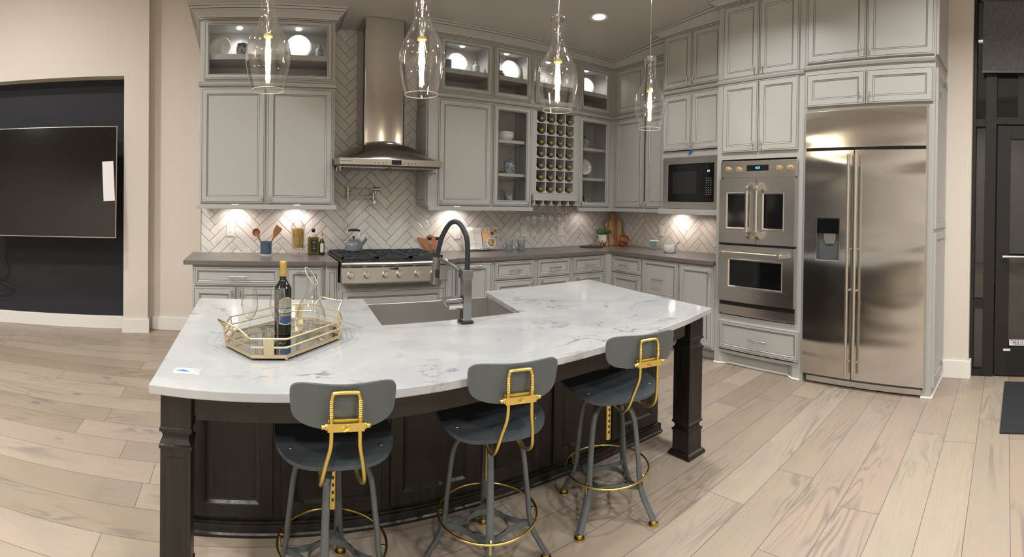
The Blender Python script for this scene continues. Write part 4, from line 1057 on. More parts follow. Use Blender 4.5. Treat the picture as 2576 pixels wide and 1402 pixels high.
# ================================================================== PENDANTS
GP = smoothprof([(.0895, 0), (.1127, .097), (.1248, .175), (.1145, .248), (.094, .297), (.0655, .347), (.0475, .396), (.0435, .45), (.045, .51), (.049, .545), (.047, .556)], 5)
def pendant(label, x, y, zb):
    t = thing('pendant_light', label, 'pendant light', (x, y, zb), 0, 'glass pendants over the island')
    MB().shell(GP, seg=44).build('glass_shade', GLASS, t, 180, fix=False)
    MB().tube([(.0898 * cos(2 * pi * k / 44), .0898 * sin(2 * pi * k / 44), 0) for k in range(44)], .0018, 6, closed=True).build('shade_rim', flat('glass rim with painted glint', (.75, .74, .68), .1) if 'rimm' not in globals() else rimm, t, 60)
    MB().lathe([(.046, .548), (.047, .556), (.047, .562), (.040, .568), (.008, .570), (.008, .548)], seg=32, closed=True).build('cap', CHROME, t, 40)
    MB().cyl((0, 0, .565), (0, 0, ceilz(y) - zb - .02), .0052).build('rod', CHROME, t, 40)
    MB().lathe([(.06, ceilz(y) - zb - .002), (.06, ceilz(y) - zb - .022), (.02, ceilz(y) - zb - .03), (1e-4, ceilz(y) - zb - .03)], seg=28).build('canopy', CHROME, t, 40)
    b = MB(); b.cyl((0, 0, .385), (0, 0, .55), .009); b.lathe([(.011, .45), (.0125, .455), (.011, .46)], seg=16); b.lathe([(.011, .50), (.0125, .505), (.011, .51)], seg=16)
    b.build('stem', CHROME, t, 40)
    MB().lathe([(.010, .410), (.018, .407), (.021, .399), (.021, .305), (.019, .303), (1e-4, .303)], seg=24).build('socket', CHROME, t, 40)
    bu = MB().shell(smoothprof([(.018, .298), (.021, .280), (.031, .228), (.038, .185), (.034, .150), (.018, .128), (1e-4, .123)], 4), seg=28).build('bulb', BULBG, t, 180, fix=False)
    MB().lathe([(.024, .303), (.026, .297), (.024, .291), (.019, .290), (.019, .303)], seg=24, closed=True).build('collar', AMBER, bu, 40)
    b = MB()
    for k in range(4):
        a = pi / 4 + k * pi / 2; b.tube([(.004 * cos(a), .004 * sin(a), .284), (.013 * cos(a), .013 * sin(a), .165)], .0066, 8)
    b.build('filament', FIL, bu, 60)
    lamp(x, y, zb + .225, 6, None, .016, (1, .94, .85), 'pendant_lamp')
rimm = flat('glass rim with painted glint', (.75, .74, .68), .1)  # pale colour stands for the light glinting along the glass edge
pendant('leftmost glass pendant light, hanging before the left wall cabinet', .073, 2.69, 2.015)
pendant('second glass pendant light from the left, hanging right of the range hood', .875, 2.47, 1.985)
pendant('third glass pendant light from the left, hanging before the wine rack', 1.715, 2.41, 1.975)
pendant('rightmost and smallest-looking glass pendant light, hanging before the corner', 2.78, 2.66, 2.015)

# ================================================================== SMALLER THINGS
# --- television in the niche
tv = thing('television', 'large black wall-mounted television in the dark niche', 'television', (-2.065, 4.735, 1.60)); tv.rotation_euler = (R(-4), R(.2), R(11.5))
MB().rings(-.74, .68, -.585, .575, [(0, 0, 0), (0, -.028, 0), (.004, -.030, 0), (.008, -.030, 0)], fill=1, back=0).build('screen', [NICKEL, flat('television glass', (.008, .0075, .007), .13)], tv, fix=False)
MB().box(-.45, .42, .001, .05, -.35, .30).build('rear_housing', BLACK, tv, bevel=.01)
MB().box(-.15, .15, .05, .20, -.12, .12).build('wall_mount', BLACK, tv)
pp = tag(MB().box(-.058, .058, -.0015, 0, -.205, .205).build('paper_notice', PAPER), 'white sheet of paper taped to the right side of the television', 'paper')
pp.parent = None; pp.matrix_world = Matrix.Translation((-2.065, 4.735, 1.60)) @ Matrix.Rotation(R(11.5), 4, 'Z') @ Matrix.Rotation(R(.2), 4, 'Y') @ Matrix.Rotation(R(-4), 4, 'X') @ Matrix.Translation((.595, -.033, .0)) @ Matrix.Rotation(R(-3), 4, 'Y')
b = MB(); b.tube(spline([(-2.62, 4.87, 1.05), (-2.68, 4.86, .85), (-2.72, 4.855, .75), (-2.66, 4.865, .62), (-2.72, 4.855, .52), (-2.82, 4.84, .50), (-2.70, 4.86, .44), (-2.60, 4.875, .40), (-2.72, 4.855, .33), (-2.85, 4.83, .36)], 8), .005, 8)
tag(b.build('power_cable', BLACK, smooth=60), 'loose black cable hanging below the television', 'cable')

# --- outlets
def outlet(x, z, lab, right=False, y=0):
    t = thing('outlet', lab, 'outlet', (x, YW - .001, z) if not right else (XW - .001, y, z), R(-90) if right else 0)
    MB().box(-.037, .037, -.006, 0, -.06, .06).build('cover_plate', WHITEC, t, bevel=.002)
    for s in (-1, 1):
        b = MB().box(-.017, .017, -.008, -.006, s * .022 - .015, s * .022 + .015); b.box(-.008, -.006, -.0085, -.008, s * .022 - .004, s * .022 + .006, 1); b.box(.006, .008, -.0085, -.008, s * .022 - .004, s * .022 + .006, 1)
        b.build('socket', [WHITEC, BLACK], t)
    return t
o = outlet(-.216, 1.131, 'white outlet on the tile left of the wooden spoon, with a small blue light')
MB().box(-.024, -.020, -.0085, -.006, -.012, .012).build('indicator_light', BLUE, o)
outlet(2.055, 1.095, 'white outlet half hidden behind the open cookbook'); outlet(2.865, 1.103, 'white outlet on the tile right of the mugs'); outlet(3.365, 1.104, 'white outlet on the tile just left of the potted plant')
outlet(0, 1.12, 'white outlet on the right wall above the soap bottle', True, 3.80)

# --- utensil crock and spoons
ZC = .9145
ck = thing('utensil_crock', 'blue glazed ceramic crock holding wooden utensils', 'crock', (.117, 4.44, ZC))
MB().lathe([(.050, 0), (.052, .010), (.053, .115), (.055, .122), (.050, .124), (.048, .112), (.046, .012), (1e-4, .010)], seg=32).build('body', BLUEC, ck, 40)
MB().lathe([(.0505, 0), (.0525, .001), (.0527, .009), (.051, .0095)], seg=32, closed=True).build('bare_clay_foot', WHITEC, ck, 40)
def tilted(name, label, cat, loc, rx, ry):
    t = thing(name, label, cat, loc); t.rotation_euler = (R(rx), R(ry), 0); return t
sp = tilted('wooden_spoon', 'round wooden spoon leaning left in the blue crock', 'spoon', (.118, 4.44, ZC + .02), 2, -26)
MB().tube([(0, 0, 0), (0, 0, .13), (0, 0, .17)], [.006, .007, .010], 10).build('stem', WOODU, sp, 40)
MB().lathe(smoothprof([(.008, .0), (.028, .008), (.036, .024), (.034, .025), (.026, .012), (1e-4, .006)], 3), (0, .012, .207), 24, 0, Matrix.Rotation(R(90), 4, 'X')).build('bowl', WOODU, sp, 50)
sp2 = tilted('wooden_spatula', 'flat wooden spatula leaning right in the blue crock', 'spatula', (.113, 4.44, ZC + .02), 2, 27)
MB().tube([(0, 0, 0), (0, 0, .14), (0, 0, .18)], [.006, .007, .010], 10).build('stem', WOODU, sp2, 40)
MB().prism_y([(-.012, .165), (.012, .165), (.030, .21), (.036, .265), (-.030, .275), (-.030, .21)], -.004, .004).build('blade', WOODU, sp2, bevel=.003)

# --- pasta jar
pj = thing('pasta_jar', 'footed glass apothecary jar filled with spaghetti', 'jar', (.408, 4.44, ZC))
MB().lathe(smoothprof([(.048, 0), (.044, .005), (.014, .014), (.011, .030), (.016, .042), (.028, .052)], 3), seg=28).build('foot', CRYST, pj, 180)
MB().shell(smoothprof([(.028, .052), (.056, .062), (.060, .085), (.061, .16), (.067, .235), (.070, .262)], 4), seg=36).build('bowl', CRYST, pj, 180, fix=False)
MB().shell(smoothprof([(.070, .264), (.050, .285), (.044, .298), (.032, .304), (.026, .316), (.010, .322), (.013, .336), (.012, .346), (1e-4, .348)], 3), seg=28).build('lid', CRYST, pj, 180, fix=False)
random.seed(5); b = MB()
for k in range(110):
    a = random.random() * 2 * pi; r = .050 * math.sqrt(random.random()); a2 = a + random.uniform(.2, .9); r2 = min(.060, r * 1.1 + .004)
    b.tube([(r * cos(a), r * sin(a), .066), (r2 * cos(a2), r2 * sin(a2), .225 + random.random() * .025)], .0016, 5)
o = b.build('spaghetti', PASTA, pj, 60); o['kind'] = 'stuff'

# --- oil and vinegar bottles
ob = thing('olive_oil_bottle', 'square olive oil bottle with black label and black stopper', 'bottle', (.553, 4.47, ZC))
b = MB(); b.prism([(-.050, -.030), (.050, -.030), (.050, .030), (-.050, .030)], 0, .165); o = b.build('body', OLIVE, ob, bevel=.012)
MB().lathe(smoothprof([(.046, .150), (.040, .172), (.018, .186), (.013, .195), (.013, .215)], 3), (0, 0, 0), 24, 0, Matrix.Diagonal((1, .62, 1))).build('neck', CRYST, ob, 50)
MB().lathe([(.014, .207), (.016, .212), (.018, .236), (.014, .241), (1e-4, .242)], seg=20).build('stopper', CORK, ob, 40)
MB().box(-.026, .032, -.0315, -.0305, .025, .140).build('label', BLACK, ob)
b = MB(); b.lathe([(.008, 0), (.011, 0), (.011, .0005), (.008, .0005)], (.003, -.0315, .118), 20, 0, Matrix.Rotation(R(90), 4, 'X'), closed=True)
for k, w in enumerate((.018, .024, .022, .006)): b.box(.003 - w / 2, .003 + w / 2, -.0322, -.0316, .088 - k * .015, .0905 - k * .015)
b.build('label_print', flat('pale label print', (.45, .43, .38), .6), ob)
vb = thing('vinegar_bottle', 'small dark vinegar bottle with gold cap and cream label', 'bottle', (.627, 4.43, ZC))
MB().lathe(smoothprof([(.024, 0), (.025, .006), (.025, .105), (.022, .125), (.011, .148), (.0105, .19)], 3), seg=24).build('body', DKWINE, vb, 50)
MB().lathe([(.0115, .176), (.0125, .177), (.0125, .205), (.012, .207), (1e-4, .207)], seg=20).build('cap', GOLDF, vb, 40)
MB().lathe([(.0118, .152), (.0118, .175)], seg=20).build('neck_band', flat('cream label', (.62, .60, .48), .6), vb, 40)
CREAM = flat('cream paper label', (.60, .60, .48), .6)
def curved(par, r, a0, a1, z0, z1, mat, name='label', seg=12, top=None):
    b = MB()
    for i in range(seg + 1):
        s = i / seg; a = R(a0 + (a1 - a0) * s); zt = z1 + (top(s) if top else 0); zb = z0 - (top(s) * .5 if top else 0)
        b.v += [(r * cos(a), r * sin(a), zb), (r * cos(a), r * sin(a), zt)]
    for i in range(seg): b.f.append((i * 2, i * 2 + 2, i * 2 + 3, i * 2 + 1)); b.mi.append(0)
    return b.build(name, mat, par, 60, fix=False)
curved(vb, .0256, -130, -55, .030, .108, CREAM, top=lambda s: .006 * sin(pi * s))

# --- kettle
kt = thing('kettle', 'grey enamel kettle with black handle standing on the rangetop', 'kettle', (.925, 4.43, .9535), R(8))
KM = flat('grey blue enamel', (.135, .152, .170), .12)
MB().lathe(smoothprof([(.080, 0), (.085, .006), (.084, .030), (.078, .062), (.060, .088), (.045, .095), (1e-4, .096)], 4), seg=40).build('body', KM, kt, 50)
o = MB().lathe(smoothprof([(.044, .093), (.045, .099), (.034, .108), (1e-4, .111)], 3), seg=32).build('lid', KM, kt, 50)
MB().lathe(smoothprof([(.006, .108), (.006, .118), (.014, .124), (.014, .131), (1e-4, .134)], 3), seg=20).build('knob', RUBBER, o, 50)
b = MB(); b.tube([(.060, 0, .045), (.090, 0, .068), (.118, 0, .098)], [.022, .017, .012], 16); b.build('spout', KM, kt, 50)
b = MB(); b.tube([(.112, 0, .091), (.124, 0, .104)], .0125, 14); b.tube([(.118, 0, .106), (.124, 0, .128)], .004, 8); b.build('spout_cap', RUBBER, kt, 40)
for s in (-1, 1):
    b = MB(); b.tube(spline([(s * .062, 0, .082), (s * .068, 0, .086), (s * .052, 0, .108), (s * .058, 0, .15), (s * .060, 0, .178), (s * .048, 0, .190)], 5), .0032, 8, rz=.006)
    b.cyl((s * .062, -.012, .082), (s * .062, .012, .082), .006); b.build('handle_wire', CHROME, kt, 60)
MB().tube([(-.058, 0, .184), (-.035, 0, .190), (0, 0, .192), (.035, 0, .190), (.058, 0, .184)], [.009, .011, .0135, .011, .009], 14).build('grip', CORK, kt, 60)

# --- grinders and paddle board right of the rangetop
pd_ = thing('paddle_board', 'small teardrop wooden board leaning behind the two spice grinders', 'cutting board', (1.745, 4.605, ZC)); pd_.rotation_euler = (R(-9), 0, 0)
q = spline([(-.030, 0, .006), (-.075, 0, .060), (-.118, 0, .110), (-.128, 0, .135), (-.110, 0, .146), (-.045, 0, .128), (-.020, 0, .155), (-.010, 0, .168), (.03, 0, .165), (.10, 0, .12), (.11, 0, .08), (.06, 0, .01)], 4)
MB().prism_y([(p[0], p[2]) for p in q], -.007, .007).build('board', WOODU, pd_, bevel=.002)
def grinder(x, y, fill, lab):
    t = thing('spice_grinder', lab, 'spice grinder', (x, y, ZC))
    MB().lathe(smoothprof([(.029, 0), (.030, .006), (.022, .055), (.0195, .085), (.020, .110)], 3), seg=24).build('glass_body', CRYST, t, 50)
    MB().lathe([(.026, .004), (.020, .055), (.0175, .080), (1e-4, .082)], seg=20).build('spice', fill, t, 40)
    MB().lathe([(.0185, .110), (.0185, .122), (1e-4, .122)], seg=20).build('collar', NICKEL, t, 40)
    MB().lathe([(.0185, .122), (.023, .150), (.0225, .153), (1e-4, .154)], seg=20).build('cap', CORK, t, 40)
grinder(1.700, 4.50, SPICE1, 'glass spice grinder filled with red pepper flakes'); grinder(1.785, 4.50, SPICE2, 'glass spice grinder filled with pale salt')

# --- cookbook on a wire stand
cb = thing('cookbook', 'open cookbook with a food photograph on its right page', 'book', (2.293, 4.50, ZC + .014)); cb.rotation_euler = (R(-17), 0, R(-3))
b = MB(); b.add([(-.20, .0, 0), (-.10, -.014, .004), (-.004, -.002, 0), (-.20, .0, .240), (-.10, -.014, .236), (-.004, -.002, .228)], [(0, 1, 4, 3), (1, 2, 5, 4)]); b.add([(-.20, .012, 0), (0, .012, 0), (0, .012, .232), (-.20, .012, .240)], [(0, 1, 2, 3)])
b.build('left_page', PAPER, cb, fix=False)
b = MB(); b.add([(.004, -.002, 0), (.10, -.014, .002), (.20, 0, 0), (.004, -.002, .228), (.10, -.014, .228), (.195, 0, .216)], [(0, 1, 4, 3), (1, 2, 5, 4)]); rp = b.build('right_page', flat('lilac grey print', (.40, .37, .40), .45), cb, fix=False)
def pgy(x): return (-.002 - .012 * (x - .004) / .096 if x < .10 else -.014 + .014 * (x - .10) / .10)
def disc(b, x, z, r, d, mi): b.add([(max(.006, min(.194, x + r * cos(2 * pi * k / 24))), pgy(max(.006, min(.194, x + r * cos(2 * pi * k / 24)))) - d, z + r * sin(2 * pi * k / 24)) for k in range(24)], [tuple(range(24))], mi)
FD = [PAPER, flat('printed pancake', (.62, .38, .14), .5), flat('printed salsa', (.20, .06, .03), .5), flat('printed guacamole', (.26, .27, .05), .5), flat('printed tortilla', (.55, .38, .16), .5)]
b = MB()
for (x, z) in ((.035, .125), (.045, .145), (.030, .160), (.040, .175)): disc(b, x, z, .034, .0008 + z * .004, 1)
for (x, z, r, mi) in ((.115, .168, .027, 2), (.155, .196, .024, 3), (.165, .125, .028, 3), (.070, .205, .026, 4), (.095, .070, .052, 4)):
    disc(b, x, z, r, .0020, 0); disc(b, x, z, r * .84, .0024, mi)
random.seed(8)
for k in range(26):
    a = random.random() * 6.28; q = .038 * math.sqrt(random.random()); disc(b, .095 + q * cos(a), .070 + q * sin(a), .006 + random.random() * .004, .0027 + k * .00002, random.choice((1, 2, 3, 3)))
b.build('printed_dishes', FD, rp, fix=False)
b = MB().box(-.202, .202, .012, .017, -.003, .235); b.build('cover', PAPER, cb)
b = MB()
for k in range(15):
    if k not in (3,): b.box(-.168, -.04 - (k % 4) * .012, -.0145 + .0, -.0135, .055 + k * .0105, .0575 + k * .0105)
b.build('printed_text', flat('grey print', (.62, .60, .58), .6), cb)
bs = thing('book_stand', 'black wire stand holding the open cookbook', 'stand', (2.293, 4.50, ZC))
b = MB(); b.tube([(-.055, -.045, .028), (-.055, -.045, .003), (.055, -.045, .003), (.055, -.045, .028)], .0022, 6); b.tube([(-.05, -.045, .003), (-.05, .09, .003), (-.05, .10, .20), (.05, .10, .20), (.05, .09, .003), (.05, -.045, .003)], .0022, 6)
b.tube([(-.055, -.045, .028), (.055, -.045, .028)], .0018, 6); b.build('wire', BLACK, bs, 60)

# --- mugs
def mug(x, y, rz, lab, c):
    t = thing('mug', lab, 'mug', (x, y, ZC), rz, 'mugs by the cookbook')
    MB().lathe(smoothprof([(.030, 0), (.034, .004), (.036, .03), (.040, .075), (.046, .112), (.043, .113), (.037, .075), (.032, .01), (1e-4, .008)], 3), seg=32).build('body', c, t, 50)
    MB().tube(spline([(-.040, 0, .090), (-.070, 0, .085), (-.074, 0, .060), (-.050, 0, .030), (-.036, 0, .028)], 5), .005, 10).build('handle', c, t, 60)
def m_mug():
    m = Mat('dipped mug glaze', (.3, .33, .34), .2); x, y, z = m.opos(); e = z + m.noise(m.vec(x, y, z), 60, 2) * .02
    m.col(m.mix(e.map(.075, .085), (.19, .225, .24), (.30, .31, .30))); return m.m
MG = m_mug()
mug(2.556, 4.42, R(-8), 'left of the two blue-grey ceramic mugs, nearer the cookbook', MG); mug(2.692, 4.40, R(-8), 'right of the two blue-grey ceramic mugs, with the paler rim', MG)

# --- slate board with cheese tools
sb = tag(MB().lathe([(.13, 0), (.138, .003), (.139, .009), (.136, .012), (1e-4, .012)], (3.655, 4.40, ZC), 44).build('slate_board', flat('black slate', (.03, .031, .034), .55), smooth=40), 'round black slate board lying on the counter by the corner', 'board')
for (x, y, a, lab) in ((3.60, 4.41, 14, 'wooden-handled cheese tool lying at the left on the slate board'), (3.69, 4.38, 24, 'wooden-handled cheese tool lying at the right on the slate board')):
    t = thing('cheese_tool', lab, 'cheese tool', (x, y, ZC + .0125), R(a))
    MB().tube([(.0, 0, .008), (.045, 0, .009), (.075, 0, .009)], [.006, .008, .007], 10).build('handle', WOODU, t, 50)
    MB().box(-.075, .0, -.010, .010, .004, .007).build('blade', NICKEL, t, bevel=.002)

# --- potted plant on wooden stand
pt = thing('potted_plant', 'small leafy plant in a white pot on a wooden stand', 'plant', (3.872, 4.452, ZC))
b = MB()
for k in range(4):
    M = Matrix.Rotation(R(45 + 90 * k), 4, 'Z'); c = MB().prism_y([(.0, .030), (.050, .030), (.053, .072), (.063, .072), (.065, 0), (.050, 0), (.030, .022), (0, .022)], -.006, .006)
    b.add([tuple(M @ Vector(v)) for v in c.v], c.f, 0)
b.build('stand', WOODL, pt)
MB().lathe(smoothprof([(.020, .034), (.040, .044), (.051, .075), (.053, .125), (.052, .140), (.046, .141), (.044, .13), (1e-4, .128)], 3), seg=32).build('pot', WHITEC, pt, 50)
random.seed(11); b = MB(); st_ = MB()
for k in range(54):
    a = random.random() * 2 * pi; e = random.uniform(.2, 1.45); L = random.uniform(.05, .105)
    tip = Vector((cos(a) * cos(e) * L * 1.15, sin(a) * cos(e) * L * 1.15, sin(e) * L)); o0 = Vector((cos(a) * .02, sin(a) * .02, .128))
    st_.cyl(tuple(o0), tuple(o0 + tip), .0012, 5)
    for j in range(4):
        p = o0 + tip * (.45 + .18 * j); r = .0125 + random.random() * .006
        d = Vector((random.uniform(-1, 1), random.uniform(-1, 1), random.uniform(-.2, 1))).normalized(); s_ = d.cross(Vector((0, 0, 1))).normalized(); n_ = s_.cross(d)
        q = [p, p + d * r + s_ * r * .7, p + d * r * 2, p + d * r - s_ * r * .7]; w_ = n_ * .0006
        b.add([tuple(v + w_) for v in q] + [tuple(v - w_) for v in q], [(0, 1, 2, 3), (7, 6, 5, 4), (0, 4, 5, 1), (1, 5, 6, 2), (2, 6, 7, 3), (3, 7, 4, 0)], 1 if random.random() < .22 else 0)
st_.build('stems', LEAF, pt); b.build('foliage', [LEAF, LEAF2], pt, fix=False)

# --- cutting board in the corner, bowls, soap, mortar
cbd = thing('cutting_board', 'striped acacia cutting board with handle leaning in the corner', 'cutting board', (4.065, 4.475, ZC)); cbd.rotation_euler = (Matrix.Rotation(R(-40), 3, 'Z') @ Matrix.Rotation(R(-7), 3, 'X')).to_euler()
arc = lambda cx, cz, r, a0, a1, n=6: [(cx + r * cos(R(a0 + (a1 - a0) * i / n)), cz + r * sin(R(a0 + (a1 - a0) * i / n))) for i in range(n + 1)]
q = arc(-.082, .018, .018, 180, 270) + arc(.082, .018, .018, 270, 360) + arc(.052, .262, .048, 0, 80) + [(.026, .315)] + arc(.0, .385, .025, 10, 170) + [(-.026, .315)] + arc(-.052, .262, .048, 100, 180)
MB().prism_y(q, -.010, .010).build('board', BOARD, cbd, bevel=.003)
MB().lathe([(.007, 0), (.011, 0), (.011, .001), (.007, .001)], (0, -.010, .388), 18, 0, Matrix.Rotation(R(90), 4, 'X'), closed=True).build('hanging_hole', BLACK, cbd)
BP = smoothprof([(.026, 0), (.042, .010), (.058, .034), (.062, .052), (.057, .052), (.050, .032), (.034, .012), (1e-4, .009)], 3)
o = MB().lathe(BP, seg=32).build('wooden_bowl', WOODB, smooth=50); o.location = (4.045, 4.285, ZC); tag(o, 'lower of two stacked wooden bowls, standing upright beside the cutting board', 'bowl', 'stacked wooden bowls')
o = MB().lathe(BP, seg=32).build('wooden_bowl', WOODB, smooth=50); o.location = (4.050, 4.280, ZC + .062); o.rotation_euler = (R(38), R(-26), 0); tag(o, 'upper of two stacked wooden bowls, tipped towards the room', 'bowl', 'stacked wooden bowls')
so = thing('soap_bottle', 'square dusty green bottle with clear lid by the right wall', 'bottle', (4.05, 3.765, ZC), R(25))
MB().box(-.040, .040, -.040, .040, 0, .098).build('body', TEALC, so, bevel=.006); MB().box(-.041, .041, -.041, .041, .094, .106).build('white_rim', WHITEC, so, bevel=.003)
MB().lathe([(.020, .106), (.022, .112), (.022, .140), (.019, .143), (1e-4, .143)], seg=20).build('lid', CRYST, so, 40)
mo = thing('mortar', 'round white marble mortar on the right counter', 'mortar', (3.905, 3.405, ZC))
MB().lathe(smoothprof([(.050, 0), (.060, .006), (.068, .030), (.067, .055), (.060, .076), (.053, .076), (.050, .055), (.030, .025), (1e-4, .018)], 4), seg=40).build('bowl', MARB2, mo, 50)
pe = thing('pestle', 'white marble pestle resting in the mortar', 'pestle', (3.897, 3.393, ZC + .024)); pe.rotation_euler = (R(36), R(28), 0)
MB().lathe(smoothprof([(.012, 0), (.019, .008), (.018, .024), (.011, .05), (.010, .100), (.014, .122), (.012, .132), (1e-4, .134)], 3), seg=20).build('shaft', MARB2, pe, 50)

# --- things behind the cabinet glass
def plate(x, y, z, r, lab, tilt=14, rz=0, grp='display plates', rim=True):
    t = tag(MB().lathe([(1e-4, 0), (r * .62, .001), (r * .70, .006), (r * .97, .014), (r, .017), (r * .97, .019), (r * .69, .011), (r * .6, .006), (1e-4, .0055)], seg=40).build('plate', WHITEC, smooth=50), lab, 'plate', grp)
    t.rotation_euler = (Matrix.Rotation(R(rz), 3, 'Z') @ Matrix.Rotation(R(90 - tilt), 3, 'X')).to_euler(); t.location = (x, y, z + r * cos(R(tilt)) + .002)
ZS = 2.7005
plate(-.315, 4.50, ZS, .105, 'left white plate in the lit top cabinet left of the hood', 12, -16); plate(.405, 4.50, ZS, .118, 'bright white plate in the lit top cabinet, behind the leftmost pendant', 12)
plate(1.975, 4.52, ZS, .108, 'white plate in the first lit top cabinet right of the hood', 12, -4); plate(2.59, 4.50, ZS, .112, 'white plate behind the small succulent in a lit top cabinet', 12, -4)
plate(3.62, 4.50, ZS, .10, 'ridged white plate in the lit top cabinet nearest the corner', 12, -8)
plate(3.60, 4.50, 1.756, .095, 'grey-white plate on the middle shelf of the glass cabinet right of the wine rack', 12, -10)
def jar(x, y, z, s, lab, mat=PATT):
    t = thing('ginger_jar', lab, 'jar', (x, y, z)); t.scale = (s, s, s)
    MB().lathe(smoothprof([(.052, 0), (.060, .008), (.062, .06), (.060, .115), (.048, .135)], 3), seg=32).build('body', mat, t, 50)
    o = MB().lathe(smoothprof([(.050, .133), (.052, .140), (.048, .152), (1e-4, .156)], 3), seg=32).build('lid', BLUEC, t, 50)
    MB().ball((0, 0, .166), .010, 14).build('knob', BLUEC, o, 50)
jar(-.115, 4.46, ZS, .86, 'dark scale-patterned lidded jar in the lit cabinet left of the hood'); jar(2.545, 4.42, 1.7155, .93, 'blue patterned lidded jar on the middle shelf left of the wine rack'); jar(3.57, 4.44, 2.056, .85, 'blue patterned lidded jar on the top shelf right of the wine rack')
def flask(x, y, z, lab):
    t = thing('flask_bottle', lab, 'bottle', (x, y, z), 0, 'pale blue flask bottles')
    MB().lathe(smoothprof([(.034, 0), (.036, .005), (.036, .088), (.030, .102), (.013, .108)], 3), seg=28).build('body', TEALC if x < 1 else flat('pale blue glaze', (.40, .45, .46), .3), t, 50)
    MB().lathe([(.012, .106), (.012, .136), (.009, .137), (1e-4, .137)], seg=16).build('neck', flat('blue grey neck', (.16, .20, .24), .3), t, 40)
flask(.592, 4.46, ZS, 'pale blue flask bottle beside the bright plate in the left cabinet'); flask(2.165, 4.46, ZS, 'pale blue flask bottle beside the plate in the cabinet right of the hood')
tag(MB().lathe(smoothprof([(.036, 0), (.040, .004), (.042, .10), (.039, .10), (.037, .01), (1e-4, .008)], 3), (1.845, 4.45, ZS), 28).build('cup', TEALC, smooth=50), 'grey cup left of the plate in the lit cabinet nearest the hood', 'cup')
su = thing('succulent', 'small succulent in a dark green round pot in a lit top cabinet', 'plant', (2.425, 4.43, ZS))
MB().lathe(smoothprof([(.024, 0), (.040, .016), (.042, .036), (.032, .050), (1e-4, .050)], 3), seg=24).build('pot', flat('dark green pot', (.07, .09, .06), .4), su, 50)
b = MB()
for ring, (n_, el, L) in enumerate(((9, .5, .036), (7, .95, .038), (4, 1.35, .036))):
    for k in range(n_):
        a = 2 * pi * k / n_ + ring * .4; d = Vector((cos(a) * cos(el), sin(a) * cos(el), sin(el))) * L; p = Vector((0, 0, .048)); b.tube([tuple(p), tuple(p + d * .6), tuple(p + d)], [.006, .009, .001], 6)
b.build('leaves', LEAF, su, 50)
tag(MB().lathe([(.03, 0), (.06, .012), (.062, .016), (.058, .016), (1e-4, .006)], (2.10, 4.40, 2.4835), 28).build('small_dish', WHITEC, smooth=50), 'shallow white dish in the dark lower half of the cabinet right of the hood', 'dish')
tag(MB().lathe(smoothprof([(.024, 0), (.028, .004), (.03, .06), (.028, .06), (1e-4, .006)], 3), (3.50, 4.44, ZS), 24).build('cup', TEALC, smooth=50), 'small pale cup left of the plate in the lit cabinet by the corner', 'cup')
GB = smoothprof([(.040, 0), (.060, .008), (.086, .040), (.092, .062), (.088, .062), (.080, .040), (.05, .012), (1e-4, .010)], 3)
for k in range(2):
    o = MB().lathe(GB, seg=36).build('serving_bowl', WHITEC, smooth=50); o.location = (2.50, 4.44, 2.056 + k * .028); o['group'] = 'nested serving bowls'
    tag(o, ('lower', 'upper')[k] + ' of two nested grey-white bowls on the top shelf left of the wine rack', 'bowl', 'nested serving bowls')
def pitcher(x, y, z, rz, lab, s=1.):
    t = thing('pitcher', lab, 'pitcher', (x, y, z), rz); t.scale = (s, s, s)
    MB().lathe(smoothprof([(.044, 0), (.050, .006), (.052, .050), (.046, .085), (.046, .105), (.050, .118), (.046, .118), (.042, .10), (1e-4, .02)], 3), seg=32).build('body', PATT, t, 50)
    MB().tube(spline([(.044, 0, .100), (.085, 0, .105), (.092, 0, .075), (.070, 0, .035), (.048, 0, .030)], 5), .006, 10).build('handle', BLUEC, t, 60)
    MB().prism_y([(-.044, .098), (-.068, .126), (-.040, .120)], -.014, .014).build('spout', BLUEC, t)
pitcher(2.535, 4.42, 1.395, R(180), 'blue patterned pitcher on the bottom shelf left of the wine rack', .92); pitcher(3.60, 4.44, 1.395, 0, 'blue patterned pitcher on the bottom shelf right of the wine rack', .85)

# --- 28 wine bottles in the cubbies
wbt = thing('wine_bottle', 'x', 'wine bottle', (0, 0, 0), 0, 'wine bottles lying in the rack')
Mx = Matrix.Rotation(R(-90), 4, 'X') @ Matrix.Rotation(R(180), 4, 'X')
Mx = Matrix.Rotation(R(90), 4, 'X')
MB().lathe(smoothprof([(.030, -.22), (.034, -.215), (.035, -.05), (.030, -.02), (.013, .02), (.0125, .06)], 3), seg=20, M=Mx).build('glass_body', DKWINE, wbt, 50)
MB().lathe([(.0135, .035), (.0145, .036), (.0145, .078), (.013, .081), (.009, .0815), (.008, .079), (1e-4, .079)], seg=18, M=Mx).build('foil_cap', GOLDF, wbt, 40)
rows = ('top', 'second', 'third', 'fourth', 'fifth', 'sixth', 'bottom'); cols = ('first', 'second', 'third', 'fourth')
for r in range(7):
    for k in range(4):
        loc = (rx0 + (k + .5) * cw, YW - .002 - DU + .065, rz0 + (6 - r) * chh + .0495)
        lab = 'gold-capped dark wine bottle in the %s row of the rack, %s column from the left' % (rows[r], cols[k])
        if r == 0 and k == 0: wbt.location = loc; wbt['label'] = lab
        else: dup(wbt, loc, label=lab)

